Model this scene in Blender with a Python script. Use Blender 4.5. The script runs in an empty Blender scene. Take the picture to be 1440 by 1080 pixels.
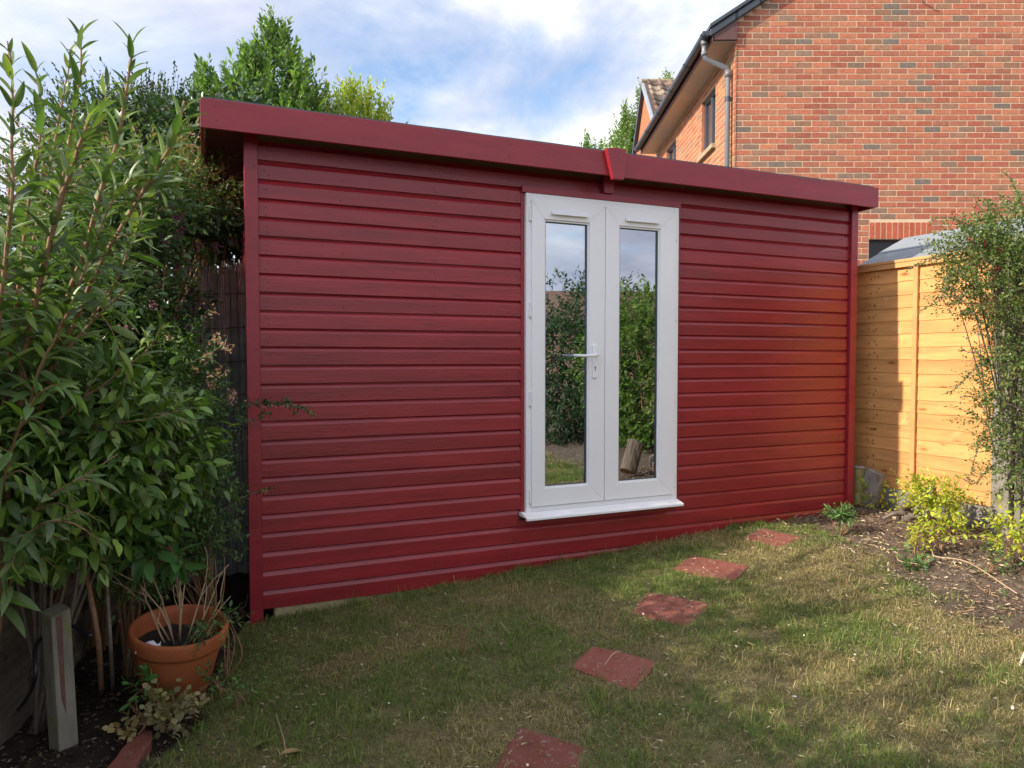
import bpy, math, random
import numpy as np
from mathutils import Vector, Matrix
S = bpy.context.scene
RS = np.random.RandomState(7); random.seed(7)
R = math.radians

# ------------------------------------------------------------------ camera
F = 998.0; YAW = R(23.35); PIT = R(2.08)
CAM = np.array([-0.207, -4.163, 1.55])
FW = np.array([math.sin(YAW)*math.cos(PIT), math.cos(YAW)*math.cos(PIT), -math.sin(PIT)])
RT = np.array([math.cos(YAW), -math.sin(YAW), 0.0])
UP = np.cross(RT, FW)
cd = bpy.data.cameras.new('camera'); cam = bpy.data.objects.new('camera', cd); S.collection.objects.link(cam)
cd.sensor_width = 36.0; cd.lens = 36.0*F/1440.0; cd.clip_start = 0.05; cd.clip_end = 2000
cam.matrix_world = Matrix(((RT[0], UP[0], -FW[0], CAM[0]), (RT[1], UP[1], -FW[1], CAM[1]), (RT[2], UP[2], -FW[2], CAM[2]), (0, 0, 0, 1)))
S.camera = cam
# ------------------------------------------------------------------ light
SUN = Vector((-0.9998, 0.02, math.tan(R(31)))).normalized()
sd = bpy.data.lights.new('sun', 'SUN'); sd.energy = 2.25; sd.angle = R(0.6); sd.color = (1.0, 0.88, 0.72)
sun = bpy.data.objects.new('sun', sd); S.collection.objects.link(sun); sun.location = (-8, 3, 12)
sun.rotation_euler = SUN.to_track_quat('Z', 'Y').to_euler()
W = bpy.data.worlds.new('World'); S.world = W; W.use_nodes = True
nt = W.node_tree; nt.nodes.clear()
def N(t, typ, **k):
    n = t.nodes.new(typ)
    for a, v in k.items():
        if a in n.inputs: n.inputs[a].default_value = v
        else: setattr(n, a, v)
    return n
def ramp(t, stops):
    n = t.nodes.new('ShaderNodeValToRGB'); e = n.color_ramp.elements
    while len(e) < len(stops): e.new(0.5)
    for i, (p, c) in enumerate(stops): e[i].position = p; e[i].color = (*c, 1) if len(c) == 3 else c
    return n
sky = N(nt, 'ShaderNodeTexSky', sky_type='NISHITA', sun_disc=False, sun_elevation=R(31), sun_rotation=R(271.2), air_density=1.0, dust_density=0.6, ozone_density=2.0)
tc = N(nt, 'ShaderNodeTexCoord'); sep = N(nt, 'ShaderNodeSeparateXYZ'); nt.links.new(tc.outputs['Generated'], sep.inputs[0])
za = N(nt, 'ShaderNodeMath', operation='MAXIMUM'); za.inputs[1].default_value = 0.0; nt.links.new(sep.outputs[2], za.inputs[0])
zb = N(nt, 'ShaderNodeMath', operation='ADD'); zb.inputs[1].default_value = 0.22; nt.links.new(za.outputs[0], zb.inputs[0])
dv = N(nt, 'ShaderNodeVectorMath', operation='DIVIDE'); cmb = N(nt, 'ShaderNodeCombineXYZ')
for i in range(3): nt.links.new(zb.outputs[0], cmb.inputs[i])
nt.links.new(tc.outputs['Generated'], dv.inputs[0]); nt.links.new(cmb.outputs[0], dv.inputs[1])
mp = N(nt, 'ShaderNodeMapping'); mp.inputs['Location'].default_value = (3.1, 0.65, 0); mp.inputs['Scale'].default_value = (1, 1, 0.25)
nt.links.new(dv.outputs[0], mp.inputs[0])
n1 = N(nt, 'ShaderNodeTexNoise', Scale=1.15, Detail=9.0, Roughness=0.58, Distortion=0.35); nt.links.new(mp.outputs[0], n1.inputs['Vector'])
cov = ramp(nt, [(0.30, (0, 0, 0)), (0.47, (1, 1, 1))]); nt.links.new(n1.outputs[0], cov.inputs[0])
n2 = N(nt, 'ShaderNodeTexNoise', Scale=2.3, Detail=7.0, Roughness=0.55); nt.links.new(mp.outputs[0], n2.inputs['Vector'])
shade = ramp(nt, [(0.32, (2.6, 2.75, 3.4)), (0.5, (3.6, 3.7, 4.2)), (0.66, (5.0, 5.05, 5.2))]); nt.links.new(n2.outputs[0], shade.inputs[0])
mx = N(nt, 'ShaderNodeMix', data_type='RGBA'); nt.links.new(cov.outputs[0], mx.inputs['Factor'])
nt.links.new(sky.outputs[0], mx.inputs[6]); nt.links.new(shade.outputs[0], mx.inputs[7])
dt = N(nt, 'ShaderNodeVectorMath', operation='DOT_PRODUCT'); nt.links.new(tc.outputs['Generated'], dt.inputs[0]); dt.inputs[1].default_value = tuple(SUN)
d0 = N(nt, 'ShaderNodeMath', operation='MAXIMUM'); d0.inputs[1].default_value = 0.0; nt.links.new(dt.outputs['Value'], d0.inputs[0])
d1 = N(nt, 'ShaderNodeMath', operation='POWER'); d1.inputs[1].default_value = 2.5; nt.links.new(d0.outputs[0], d1.inputs[0])
d2 = N(nt, 'ShaderNodeMath', operation='MULTIPLY_ADD'); d2.inputs[1].default_value = 1.3; d2.inputs[2].default_value = 1.0; nt.links.new(d1.outputs[0], d2.inputs[0])
cs = N(nt, 'ShaderNodeVectorMath', operation='SCALE'); nt.links.new(shade.outputs[0], cs.inputs[0]); nt.links.new(d2.outputs[0], cs.inputs['Scale']); nt.links.new(cs.outputs[0], mx.inputs[7])
bg = N(nt, 'ShaderNodeBackground', Strength=0.085); nt.links.new(mx.outputs[2], bg.inputs[0])
ow = N(nt, 'ShaderNodeOutputWorld'); nt.links.new(bg.outputs[0], ow.inputs[0])
W.cycles.sampling_method = 'MANUAL'; W.cycles.sample_map_resolution = 512
S.view_settings.view_transform = 'Standard'; S.view_settings.look = 'None'
S.view_settings.gamma = 1.0; S.view_settings.use_curve_mapping = False
S.view_settings.exposure = 1.62
S.render.engine = 'CYCLES'; S.cycles.max_bounces = 8; S.cycles.use_denoising = True

# ------------------------------------------------------------------ geometry of the view -> places in the world
def ray(px, py): return FW + RT*(px-720)/F - UP*(py-540)/F
def at(px, py, D): return CAM + ray(px, py)*D
def hit(px, py, n, o):
    d = ray(px, py); n = np.array(n, float)
    return CAM + d*(np.dot(n, np.array(o, float)-CAM)/np.dot(n, d))
def G(px, py): return hit(px, py, (-.065, 0, 1), (0, 0, .07))
def gz(x, y=0): return 0.07 + 0.065*np.clip(x, -1.6, 5.0)
def todepth(P): return (P-CAM)@FW

# ------------------------------------------------------------------ materials
MATS = {}
def M(name, color=(.5, .5, .5), rough=.6, var=.12, scale=6, bump=0., bscale=60, attr=False, trans=0., spec=.5, stretch=(1, 1, 1), rnd=0., metal=0., col2=None, knots=None, dirt=None):
    m = bpy.data.materials.new(name); m.use_nodes = True; t = m.node_tree; t.nodes.clear(); L = t.links.new
    out = N(t, 'ShaderNodeOutputMaterial'); p = N(t, 'ShaderNodeBsdfPrincipled', Roughness=rough, Metallic=metal)
    p.inputs['Specular IOR Level'].default_value = spec
    tc = N(t, 'ShaderNodeTexCoord'); oi = N(t, 'ShaderNodeObjectInfo')
    off = N(t, 'ShaderNodeVectorMath', operation='MULTIPLY_ADD'); cr = N(t, 'ShaderNodeCombineXYZ')
    for i in range(3): L(oi.outputs['Random'], cr.inputs[i])
    off.inputs[1].default_value = (37, 53, 71); L(cr.outputs[0], off.inputs[0]); L(tc.outputs['Object'], off.inputs[2])
    mp = N(t, 'ShaderNodeMapping'); mp.inputs['Scale'].default_value = stretch; L(off.outputs[0], mp.inputs[0])
    n = N(t, 'ShaderNodeTexNoise', Scale=scale, Detail=6.0, Roughness=.6); L(mp.outputs[0], n.inputs['Vector'])
    if attr:
        a = N(t, 'ShaderNodeAttribute', attribute_name='col'); base = a.outputs['Color']
    else:
        c = N(t, 'ShaderNodeRGB'); c.outputs[0].default_value = (*color, 1); base = c.outputs[0]
    if col2:
        r = ramp(t, [(.38, (0, 0, 0)), (.62, (1, 1, 1))]); L(n.outputs[0], r.inputs[0])
        mm = N(t, 'ShaderNodeMix', data_type='RGBA'); L(r.outputs[0], mm.inputs['Factor']); L(base, mm.inputs[6]); mm.inputs[7].default_value = (*col2, 1); base = mm.outputs[2]
    mr = N(t, 'ShaderNodeMapRange'); mr.inputs[1].default_value = .3; mr.inputs[2].default_value = .7
    mr.inputs[3].default_value = 1-var; mr.inputs[4].default_value = 1+var; L(n.outputs[0], mr.inputs[0]); val = mr.outputs[0]
    if rnd:
        m2 = N(t, 'ShaderNodeMapRange'); m2.inputs[3].default_value = 1-rnd; m2.inputs[4].default_value = 1+rnd; L(oi.outputs['Random'], m2.inputs[0])
        mu = N(t, 'ShaderNodeMath', operation='MULTIPLY'); L(val, mu.inputs[0]); L(m2.outputs[0], mu.inputs[1]); val = mu.outputs[0]
    vm = N(t, 'ShaderNodeVectorMath', operation='SCALE'); L(base, vm.inputs[0]); L(val, vm.inputs['Scale']); col = vm.outputs[0]
    if knots:
        v = N(t, 'ShaderNodeTexVoronoi', Scale=knots[0]); mk = N(t, 'ShaderNodeMapping'); mk.inputs['Scale'].default_value = knots[2]
        L(off.outputs[0], mk.inputs[0]); L(mk.outputs[0], v.inputs['Vector'])
        r = ramp(t, [(.05, (1, 1, 1)), (.16, (0, 0, 0))]); L(v.outputs['Distance'], r.inputs[0])
        mm = N(t, 'ShaderNodeMix', data_type='RGBA'); L(r.outputs[0], mm.inputs['Factor']); L(col, mm.inputs[6]); mm.inputs[7].default_value = (*knots[1], 1); col = mm.outputs[2]
    if dirt:
        n3 = N(t, 'ShaderNodeTexNoise', Scale=dirt[0], Detail=8.0, Roughness=.7); L(off.outputs[0], n3.inputs['Vector'])
        r = ramp(t, [(dirt[2], (0, 0, 0)), (dirt[2]+.08, (1, 1, 1))]); L(n3.outputs[0], r.inputs[0])
        mm = N(t, 'ShaderNodeMix', data_type='RGBA'); L(r.outputs[0], mm.inputs['Factor']); L(col, mm.inputs[6]); mm.inputs[7].default_value = (*dirt[1], 1); col = mm.outputs[2]
    L(col, p.inputs['Base Color'])
    if bump:
        b = N(t, 'ShaderNodeBump', Strength=1.0, Distance=bump); nb = N(t, 'ShaderNodeTexNoise', Scale=bscale, Detail=5.0, Roughness=.65)
        L(mp.outputs[0], nb.inputs['Vector']); L(nb.outputs[0], b.inputs['Height']); L(b.outputs[0], p.inputs['Normal'])
    sh = p.outputs[0]
    if trans:
        tr = N(t, 'ShaderNodeBsdfTranslucent'); hs = N(t, 'ShaderNodeVectorMath', operation='MULTIPLY'); hs.inputs[1].default_value = (1.25, 1.5, .5)
        L(col, hs.inputs[0]); L(hs.outputs[0], tr.inputs[0])
        ms = N(t, 'ShaderNodeMixShader'); ms.inputs[0].default_value = trans; L(sh, ms.inputs[1]); L(tr.outputs[0], ms.inputs[2]); sh = ms.outputs[0]
    L(sh, out.inputs[0]); MATS[name] = m; return m

red = M('shed_paint', (.26, .017, .024), .30, var=.22, scale=6, bump=.0013, bscale=34, stretch=(.3, 3.5, 3.5), rnd=.10, spec=.58, knots=(1.0, (.19, .017, .024), (3.0, 16, 16)), dirt=(14, (.33, .045, .06), .70))
redf = M('shed_trim_paint', (.28, .020, .032), .31, var=.16, scale=5, bump=.0010, bscale=30, stretch=(.5, 3, 3), rnd=.06)
white = M('white_upvc', (.86, .865, .88), .28, var=.015, scale=3, spec=.5)
whited = M('grey_gasket', (.07, .08, .09), .5)
steel = M('zinc_hinge', (.55, .55, .56), .35, metal=.7)
rfelt = M('roof_felt', (.11, .125, .14), .9, var=.25, scale=60, bump=.003, bscale=300)
gfelt = M('grey_mineral_felt', (.20, .225, .25), .92, var=.22, scale=120, bump=.002, bscale=300, dirt=(5, (.26, .29, .31), .58))
darkw = M('inner_board', (.16, .09, .05), .8, var=.2, scale=4)
navy = M('soffit_board', (.10, .02, .035), .5)
nail = M('rusty_nail', (.03, .012, .012), .6)
brick = M('brick_face', rough=.9, var=.22, scale=35, bump=.003, bscale=120, attr=True)
mortar = M('mortar', (.66, .50, .34), .95, var=.15, scale=20, bump=.003, bscale=200)
anth = M('anthracite_plastic', (.045, .055, .07), .35, var=.1)
grey_pipe = M('grey_plastic_pipe', (.16, .165, .18), .38, var=.08)
brownf = M('brown_fascia', (.11, .05, .045), .5, var=.2, stretch=(8, 8, 1))
soff = M('cream_soffit', (.50, .45, .38), .6, var=.08, scale=3)
tile = M('clay_tile', rough=.85, var=.35, scale=14, bump=.004, bscale=60, attr=True)
lap = M('honey_fence_board', (.62, .31, .105), .62, var=.22, scale=3.2, bump=.0018, bscale=30, stretch=(5, .6, 5), rnd=.12, knots=(1.0, (.28, .10, .02), (5, 3.2, 9)), dirt=(7, (.66, .40, .16), .60))
rail = M('honey_fence_rail', (.60, .32, .12), .62, var=.18, scale=5, bump=.001, bscale=40, rnd=.08)
conc = M('concrete', (.26, .24, .21), .92, var=.2, scale=9, bump=.003, bscale=90, dirt=(6, (.17, .16, .11), .56))
oldw = M('weathered_grey_wood', (.20, .185, .15), .85, var=.3, scale=5, bump=.003, bscale=40, stretch=(3, 3, .6), rnd=.12, dirt=(7, (.12, .13, .06), .56))
oldh = M('weathered_dark_board', (.15, .125, .095), .85, var=.35, scale=5, bump=.004, bscale=40, stretch=(3, .5, 6), rnd=.2, dirt=(6, (.05, .055, .03), .56))
postm = M('lichened_post_wood', (.23, .215, .17), .85, var=.25, scale=6, bump=.002, bscale=40, stretch=(5, 5, .8), dirt=(5, (.19, .21, .08), .55))
stain = M('red_paint_stain', (.13, .065, .06), .7, var=.3, scale=14)
terra = M('terracotta', (.40, .115, .038), .72, var=.13, scale=7, bump=.0008, bscale=80, dirt=(9, (.28, .10, .05), .62))
soilm = M('potting_soil', (.028, .02, .014), .95, var=.5, scale=60, bump=.01, bscale=120)
paper = M('crumpled_white_paper', (.72, .73, .78), .7, var=.03)
slab = M('red_paving_slab', (.235, .068, .044), .88, var=.28, scale=12, bump=.005, bscale=150, dirt=(30, (.30, .24, .19), .58), rnd=.15, col2=(.19, .062, .048))
reedm = M('dry_reed', rough=.8, var=.3, scale=10, attr=True)
barkm = M('shrub_bark', (.29, .165, .09), .8, var=.35, scale=20, bump=.002, bscale=90, stretch=(4, 4, 1))
barkg = M('grey_bark', (.17, .14, .11), .85, var=.35, scale=20, bump=.003, bscale=90)
twigm = M('dead_straw_stem', (.42, .31, .19), .75, var=.25, scale=12)
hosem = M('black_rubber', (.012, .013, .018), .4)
cordm = M('pale_plastic_cord', (.62, .56, .46), .5, var=.05)
leafm = M('leaf', rough=.42, var=.16, scale=14, attr=True, trans=.26, rnd=.16, spec=.5)
leafs = M('small_leaf', rough=.5, var=.18, scale=6, attr=True, trans=.3, spec=.4)
gloss = M('glossy_leaf', rough=.3, var=.15, scale=10, attr=True, trans=.15, spec=.6)
petal = M('petal', rough=.6, var=.1, attr=True, trans=.3)
grassm = M('grass_blade', rough=.6, var=.12, scale=3, attr=True, trans=.3, spec=.3)
litter = M('dry_litter', rough=.85, var=.2, attr=True)
basem = M('timber_base', (.42, .34, .20), .85, var=.25, scale=20, bump=.004, bscale=90)
logm = M('split_log_bark', (.20, .16, .12), .9, var=.4, scale=9, bump=.012, bscale=40, stretch=(4, 4, .6))
loge = M('log_end_grain', (.40, .27, .15), .85, var=.25, scale=12)
tin = M('olive_tin', (.22, .20, .07), .5, var=.25, scale=14)
# glass: mirror-like outdoors against a dark room
g = bpy.data.materials.new('window_glass'); g.use_nodes = True; t = g.node_tree; t.nodes.clear()
fr = N(t, 'ShaderNodeFresnel', IOR=1.9); ma = N(t, 'ShaderNodeMath', operation='MULTIPLY_ADD'); ma.inputs[1].default_value = 1.0; ma.inputs[2].default_value = .42; ma.use_clamp = True
gl = N(t, 'ShaderNodeBsdfGlossy', Roughness=0.0); gl.inputs[0].default_value = (.88, .93, 1, 1)
tr = N(t, 'ShaderNodeBsdfTransparent'); tr.inputs[0].default_value = (.75, .82, .80, 1)
ms = N(t, 'ShaderNodeMixShader'); o = N(t, 'ShaderNodeOutputMaterial')
t.links.new(fr.outputs[0], ma.inputs[0]); t.links.new(ma.outputs[0], ms.inputs[0]); t.links.new(tr.outputs[0], ms.inputs[1]); t.links.new(gl.outputs[0], ms.inputs[2]); t.links.new(ms.outputs[0], o.inputs[0])
glass = g

# ------------------------------------------------------------------ mesh helpers
C = S.collection.objects
class MB:
    def __init__(s): s.v = []; s.f = []; s.mi = []; s.mats = []
    def box(s, x0, x1, y0, y1, z0, z1, mi=0):
        b = len(s.v); s.v += [(x0, y0, z0), (x1, y0, z0), (x1, y1, z0), (x0, y1, z0), (x0, y0, z1), (x1, y0, z1), (x1, y1, z1), (x0, y1, z1)]
        for q in ((0, 3, 2, 1), (4, 5, 6, 7), (0, 1, 5, 4), (1, 2, 6, 5), (2, 3, 7, 6), (3, 0, 4, 7)): s.f.append(tuple(b+i for i in q)); s.mi.append(mi)
        return s
    def hexa(s, P, mi=0):
        b = len(s.v); s.v += [tuple(p) for p in P]
        for q in ((0, 3, 2, 1), (4, 5, 6, 7), (0, 1, 5, 4), (1, 2, 6, 5), (2, 3, 7, 6), (3, 0, 4, 7)): s.f.append(tuple(b+i for i in q)); s.mi.append(mi)
        return s
    def prism(s, prof, a, b, axis=0, mi=0):
        """profile (u,v) extruded along axis from a to b. axis 0: (x,u,v), 1: (u,y,v), 2: (u,v,z)"""
        n = len(prof); k = len(s.v)
        for w in (a, b):
            for u, v in prof: s.v.append({0: (w, u, v), 1: (u, w, v), 2: (u, v, w)}[axis])
        s.f.append(tuple(k+i for i in range(n))); s.f.append(tuple(k+n+i for i in reversed(range(n)))); s.mi += [mi, mi]
        for i in range(n): j = (i+1) % n; s.f.append((k+i, k+n+i, k+n+j, k+j)); s.mi.append(mi)
        return s
    def tube(s, pts, r, seg=6, mi=0, cap=True):
        pts = [Vector(p) for p in pts]; n = len(pts); rr = r if hasattr(r, '__len__') else [r]*n; b = len(s.v); a = None
        for i, p in enumerate(pts):
            d = (pts[min(i+1, n-1)]-pts[max(i-1, 0)]).normalized()
            if a is None: a = d.orthogonal().normalized()
            a = (a-d*a.dot(d)).normalized(); c = d.cross(a)
            for k in range(seg):
                t = 2*math.pi*k/seg; s.v.append(tuple(p+(a*math.cos(t)+c*math.sin(t))*rr[i]))
        for i in range(n-1):
            for k in range(seg): s.f.append((b+i*seg+k, b+i*seg+(k+1) % seg, b+(i+1)*seg+(k+1) % seg, b+(i+1)*seg+k)); s.mi.append(mi)
        if cap: s.f.append(tuple(b+k for k in reversed(range(seg)))); s.f.append(tuple(b+(n-1)*seg+k for k in range(seg))); s.mi += [mi, mi]
        return s
    def lathe(s, prof, seg=32, mi=0):
        b = len(s.v)
        for r, z in prof:
            for k in range(seg): t = 2*math.pi*k/seg; s.v.append((r*math.cos(t), r*math.sin(t), z))
        for i in range(len(prof)-1):
            for k in range(seg): s.f.append((b+i*seg+k, b+i*seg+(k+1) % seg, b+(i+1)*seg+(k+1) % seg, b+(i+1)*seg+k)); s.mi.append(mi)
        return s
    def mesh(s, name, mats, smooth=False, fix=True):
        m = bpy.data.meshes.new(name); m.from_pydata(s.v, [], s.f)
        for x in (mats if isinstance(mats, (list, tuple)) else [mats]): m.materials.append(x)
        m.polygons.foreach_set('material_index', s.mi)
        if smooth: m.polygons.foreach_set('use_smooth', [True]*len(s.f))
        m.update()
        if fix:
            import bmesh
            bm = bmesh.new(); bm.from_mesh(m); bmesh.ops.recalc_face_normals(bm, faces=bm.faces); bm.to_mesh(m); bm.free()
        return m
    def build(s, name, mats, parent=None, smooth=False, bevel=0, loc=None, rot=None):
        o = bpy.data.objects.new(name, s.mesh(name, mats, smooth)); C.link(o); o.parent = parent
        if loc is not None: o.location = loc
        if rot is not None: o.rotation_euler = rot
        if bevel:
            b = o.modifiers.new('bevel', 'BEVEL'); b.width = bevel; b.segments = 2; b.limit_method = 'ANGLE'
        return o
def tag(o, label=None, cat=None, group=None, kind=None):
    if label: o['label'] = label
    if cat: o['category'] = cat
    if group: o['group'] = group
    if kind: o['kind'] = kind
    return o
def empty(name, loc, label, cat, group=None, rz=0):
    o = bpy.data.objects.new(name, None); C.link(o); o.location = loc; o.rotation_euler = (0, 0, rz); o.empty_display_size = .1
    return tag(o, label, cat, group)
def inst(name, mesh, parent, loc=(0, 0, 0), rot=(0, 0, 0), mw=None):
    o = bpy.data.objects.new(name, mesh); C.link(o); o.parent = parent
    if mw is not None: o.matrix_local = mw
    else: o.location = loc; o.rotation_euler = rot
    return o
def fastmesh(name, V, Fc, mat, col=None, smooth=False):
    """V (n,3), Fc (m,k) faces all of k corners"""
    m = bpy.data.meshes.new(name); k = Fc.shape[1]
    m.vertices.add(len(V)); m.vertices.foreach_set('co', np.ascontiguousarray(V, np.float32).ravel())
    m.loops.add(Fc.size); m.loops.foreach_set('vertex_index', np.ascontiguousarray(Fc, np.int32).ravel())
    m.polygons.add(len(Fc)); m.polygons.foreach_set('loop_start', np.arange(0, Fc.size, k, dtype=np.int32)); m.polygons.foreach_set('loop_total', np.full(len(Fc), k, np.int32))
    m.polygons.foreach_set('use_smooth', np.full(len(Fc), bool(smooth)))
    m.update(calc_edges=True)
    if col is not None:
        a = m.color_attributes.new('col', 'FLOAT_COLOR', 'POINT'); c = np.ones((len(V), 4), np.float32); c[:, :3] = col; a.data.foreach_set('color', c.ravel())
    m.materials.append(mat); return m
def link(name, mesh, parent=None, **k):
    o = bpy.data.objects.new(name, mesh); C.link(o); o.parent = parent; return tag(o, **k)

# value noise in numpy
_L = RS.rand(256, 256)
def vn(x, y, s=1.):
    x = np.asarray(x)*s+100.3; y = np.asarray(y)*s+57.7; i = np.floor(x).astype(int); j = np.floor(y).astype(int); u = x-i; v = y-j
    u = u*u*(3-2*u); v = v*v*(3-2*v); A = _L[i % 256, j % 256]; B = _L[(i+1) % 256, j % 256]; D = _L[i % 256, (j+1) % 256]; E = _L[(i+1) % 256, (j+1) % 256]
    return (A*(1-u)+B*u)*(1-v)+(D*(1-u)+E*u)*v
def fbm(x, y, s=1.): return (vn(x, y, s)+.5*vn(x, y, s*2.1)+.25*vn(x, y, s*4.3))/1.75

# leaf templates: rows of (t along, half width, height)
def leaf_tpl(n=5, w=.14, fold=.05, curl=.18, shape=1.0, wave=0):
    V = [(0, 0, 0)]; Fq = []
    for i in range(1, n):
        t = i/n; hw = w*math.sin(math.pi*t**shape)**.8; z = -curl*t*t; V += [(-hw, t, z+fold*hw/w+wave*math.sin(9*t)), (0, t, z), (hw, t, z+fold*hw/w-wave*math.sin(7*t))]
    V.append((0, 1, -curl)); T = [(0, 2, 1), (0, 3, 2)]
    for i in range(n-2):
        a = 1+3*i; b = a+3; T += [(a, a+1, b+1), (a, b+1, b), (a+1, a+2, b+2), (a+1, b+2, b+1)]
    a = 1+3*(n-2); e = len(V)-1; T += [(a, a+1, e), (a+1, a+2, e)]
    return np.array(V, float), np.array(T)
LANCE = leaf_tpl(6, .118, .05, .30, .8, .012)
ROUND = leaf_tpl(4, .42, .05, .10, .9)
BROAD = leaf_tpl(6, .205, .06, .25, .8)
MID = leaf_tpl(3, .21, .06, .15, .9)
SMALL = (np.array([(0, 0, 0), (-.27, .5, .06), (.27, .5, .06), (0, 1, -.08)], float), np.array([(0, 2, 1), (1, 2, 3)]))
def frames(P, D, L, nup=None, roll=.5):
    """matrices for leaves at P with direction D, length L: columns x,y,z"""
    n = len(P); D = D/np.linalg.norm(D, axis=1, keepdims=True)
    U = np.array([0, 0, 1.])+RS.randn(n, 3)*roll if nup is None else nup+RS.randn(n, 3)*roll
    Z = U-D*np.sum(U*D, 1, keepdims=True); Z /= np.linalg.norm(Z, axis=1, keepdims=True)+1e-9; X = np.cross(D, Z)
    Mx = np.zeros((n, 4, 4)); L = np.asarray(L)*np.ones(n)
    Mx[:, :3, 0] = X*L[:, None]; Mx[:, :3, 1] = D*L[:, None]; Mx[:, :3, 2] = Z*L[:, None]; Mx[:, :3, 3] = P; Mx[:, 3, 3] = 1
    return Mx
def batch(name, tpl, Mx, cols, mat, parent=None, **k):
    V, T = tpl; n = len(Mx)
    P = np.einsum('nij,vj->nvi', Mx[:, :3, :3], V)+Mx[:, None, :3, 3]
    Fc = (T[None]+(np.arange(n)*len(V))[:, None, None]).reshape(-1, 3)
    return link(name, fastmesh(name, P.reshape(-1, 3), Fc, mat, np.repeat(cols, len(V), 0), smooth=True), parent, **k)
def pick(cols, n, j=.18):
    c = np.array(cols, float)[RS.randint(0, len(cols), n)]
    return c*(1+RS.uniform(-j, j, (n, 1)))*(1+RS.uniform(-.06, .06, (n, 3)))
def inview(P):
    v = P-CAM; z = v@FW; x = 720+F*(v@RT)/z; y = 540-F*(v@UP)/z
    return (z > .2)&(x > 0)&(x < 1440)&(y > 0)&(y < 1080), z
def leaves(root, tpl, Mx, cols, mat, nparts=0, stuffname='foliage', leafname='leaf'):
    """the leaves that show largest become parts, the rest one part of kind stuff"""
    if nparts:
        ok, z = inview(Mx[:, :3, 3]); size = np.linalg.norm(Mx[:, :3, 1], axis=1)/z; size[~ok] = 0
        big = np.argsort(-size)[:nparts]; V, T = tpl; kinds = []
        for c in pick(PAL[stuffname] if stuffname in PAL else cols[:6].tolist(), 6, .1): kinds.append(fastmesh(leafname, V, T, mat, np.repeat(c[None], len(V), 0), True))
        inv = np.linalg.inv(np.array(root.matrix_basis)) if root else np.eye(4)
        for i in big:
            o = bpy.data.objects.new(leafname, kinds[i % 6]); C.link(o); o.parent = root; o.matrix_local = Matrix((inv@Mx[i]).tolist())
        keep = np.ones(len(Mx), bool); keep[big] = False; Mx = Mx[keep]; cols = cols[keep]
    o = batch(stuffname, tpl, Mx, cols, mat, root, kind='stuff')
    if root: o.matrix_local = root.matrix_basis.inverted()
    return o
PAL = {}
def put(root, mb, name, mat, smooth=True):
    """mesh given in world coordinates parented to a root"""
    o = mb.build(name, mat, root, smooth)
    o.matrix_local = root.matrix_basis.inverted(); return o
def smoothpath(P, k=6):
    P = np.array(P, float); out = []
    Q = np.vstack([2*P[0]-P[1], P, 2*P[-1]-P[-2]])
    for i in range(1, len(Q)-2):
        a, b, c, d = Q[i-1:i+3]
        for t in np.linspace(0, 1, k, endpoint=False): out.append(.5*(2*b+(c-a)*t+(2*a-5*b+4*c-d)*t*t+(3*b-a-3*c+d)*t**3))
    out.append(P[-1]); return np.array(out)
def along(path, spacing, t0=0.):
    seg = np.linalg.norm(np.diff(path, axis=0), axis=1); s = np.r_[0, np.cumsum(seg)]; q = np.arange(t0*s[-1], s[-1], spacing)
    P = np.stack([np.interp(q, s, path[:, i]) for i in range(3)], 1); P2 = np.stack([np.interp(q+.01, np.r_[s, s[-1]+.01], np.r_[path[:, i], path[-1, i]+(path[-1, i]-path[-2, i])*.01/max(seg[-1], 1e-6)]) for i in range(3)], 1)
    T = P2-P; T /= np.linalg.norm(T, axis=1, keepdims=True)+1e-9; return P, T, q/s[-1]
def canepairs(path, spacing, L, t0=.1, ang=50, whorl=2, tipL=.6, droop=0., jit=.25):
    P, T, q = along(path, spacing, t0); out = []
    A = np.cross(T, np.array([.3, .9, .2])); A /= np.linalg.norm(A, axis=1, keepdims=True); B = np.cross(T, A)
    for w in range(whorl):
        th = np.arange(len(P))*1.57+w*2*math.pi/whorl+RS.randn(len(P))*.25
        O = A*np.cos(th)[:, None]+B*np.sin(th)[:, None]; a = R(ang)*(1+RS.randn(len(P))*jit)*(1.15-.75*q)
        D = T*np.cos(a)[:, None]+O*np.sin(a)[:, None]; D[:, 2] -= droop*(1-q)
        out.append((P, D, L*(1-(1-tipL)*q**2)*RS.uniform(.5, 1.2, len(P)), T*.6+np.array([0, 0, .6])))
    return [np.concatenate(x) for x in zip(*out)]
def shoots(P0, D0, length, n, L, ang=50, droop=0., jit=.3):
    """n leaves along each straight shoot; vectorised"""
    k = len(P0); D0 = D0/np.linalg.norm(D0, axis=1, keepdims=True); ln = np.asarray(length)*np.ones(k)
    t = (np.arange(n)+.5)/n; P = P0[:, None]+D0[:, None]*(ln[:, None]*t[None])[..., None]
    A = np.cross(D0, RS.randn(k, 3)); A /= np.linalg.norm(A, axis=1, keepdims=True); B = np.cross(D0, A)
    th = (np.arange(n)*2.4)[None]+RS.rand(k, 1)*6.28; O = A[:, None]*np.cos(th)[..., None]+B[:, None]*np.sin(th)[..., None]
    a = R(ang)*(1+RS.randn(k, n)*jit)*(1.2-.8*t)[None]; D = D0[:, None]*np.cos(a)[..., None]+O*np.sin(a)[..., None]; D[..., 2] -= droop
    LL = L*RS.uniform(.55, 1.2, (k, n))*(1-.3*t)
    return P.reshape(-1, 3), D.reshape(-1, 3), LL.ravel()
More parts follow.
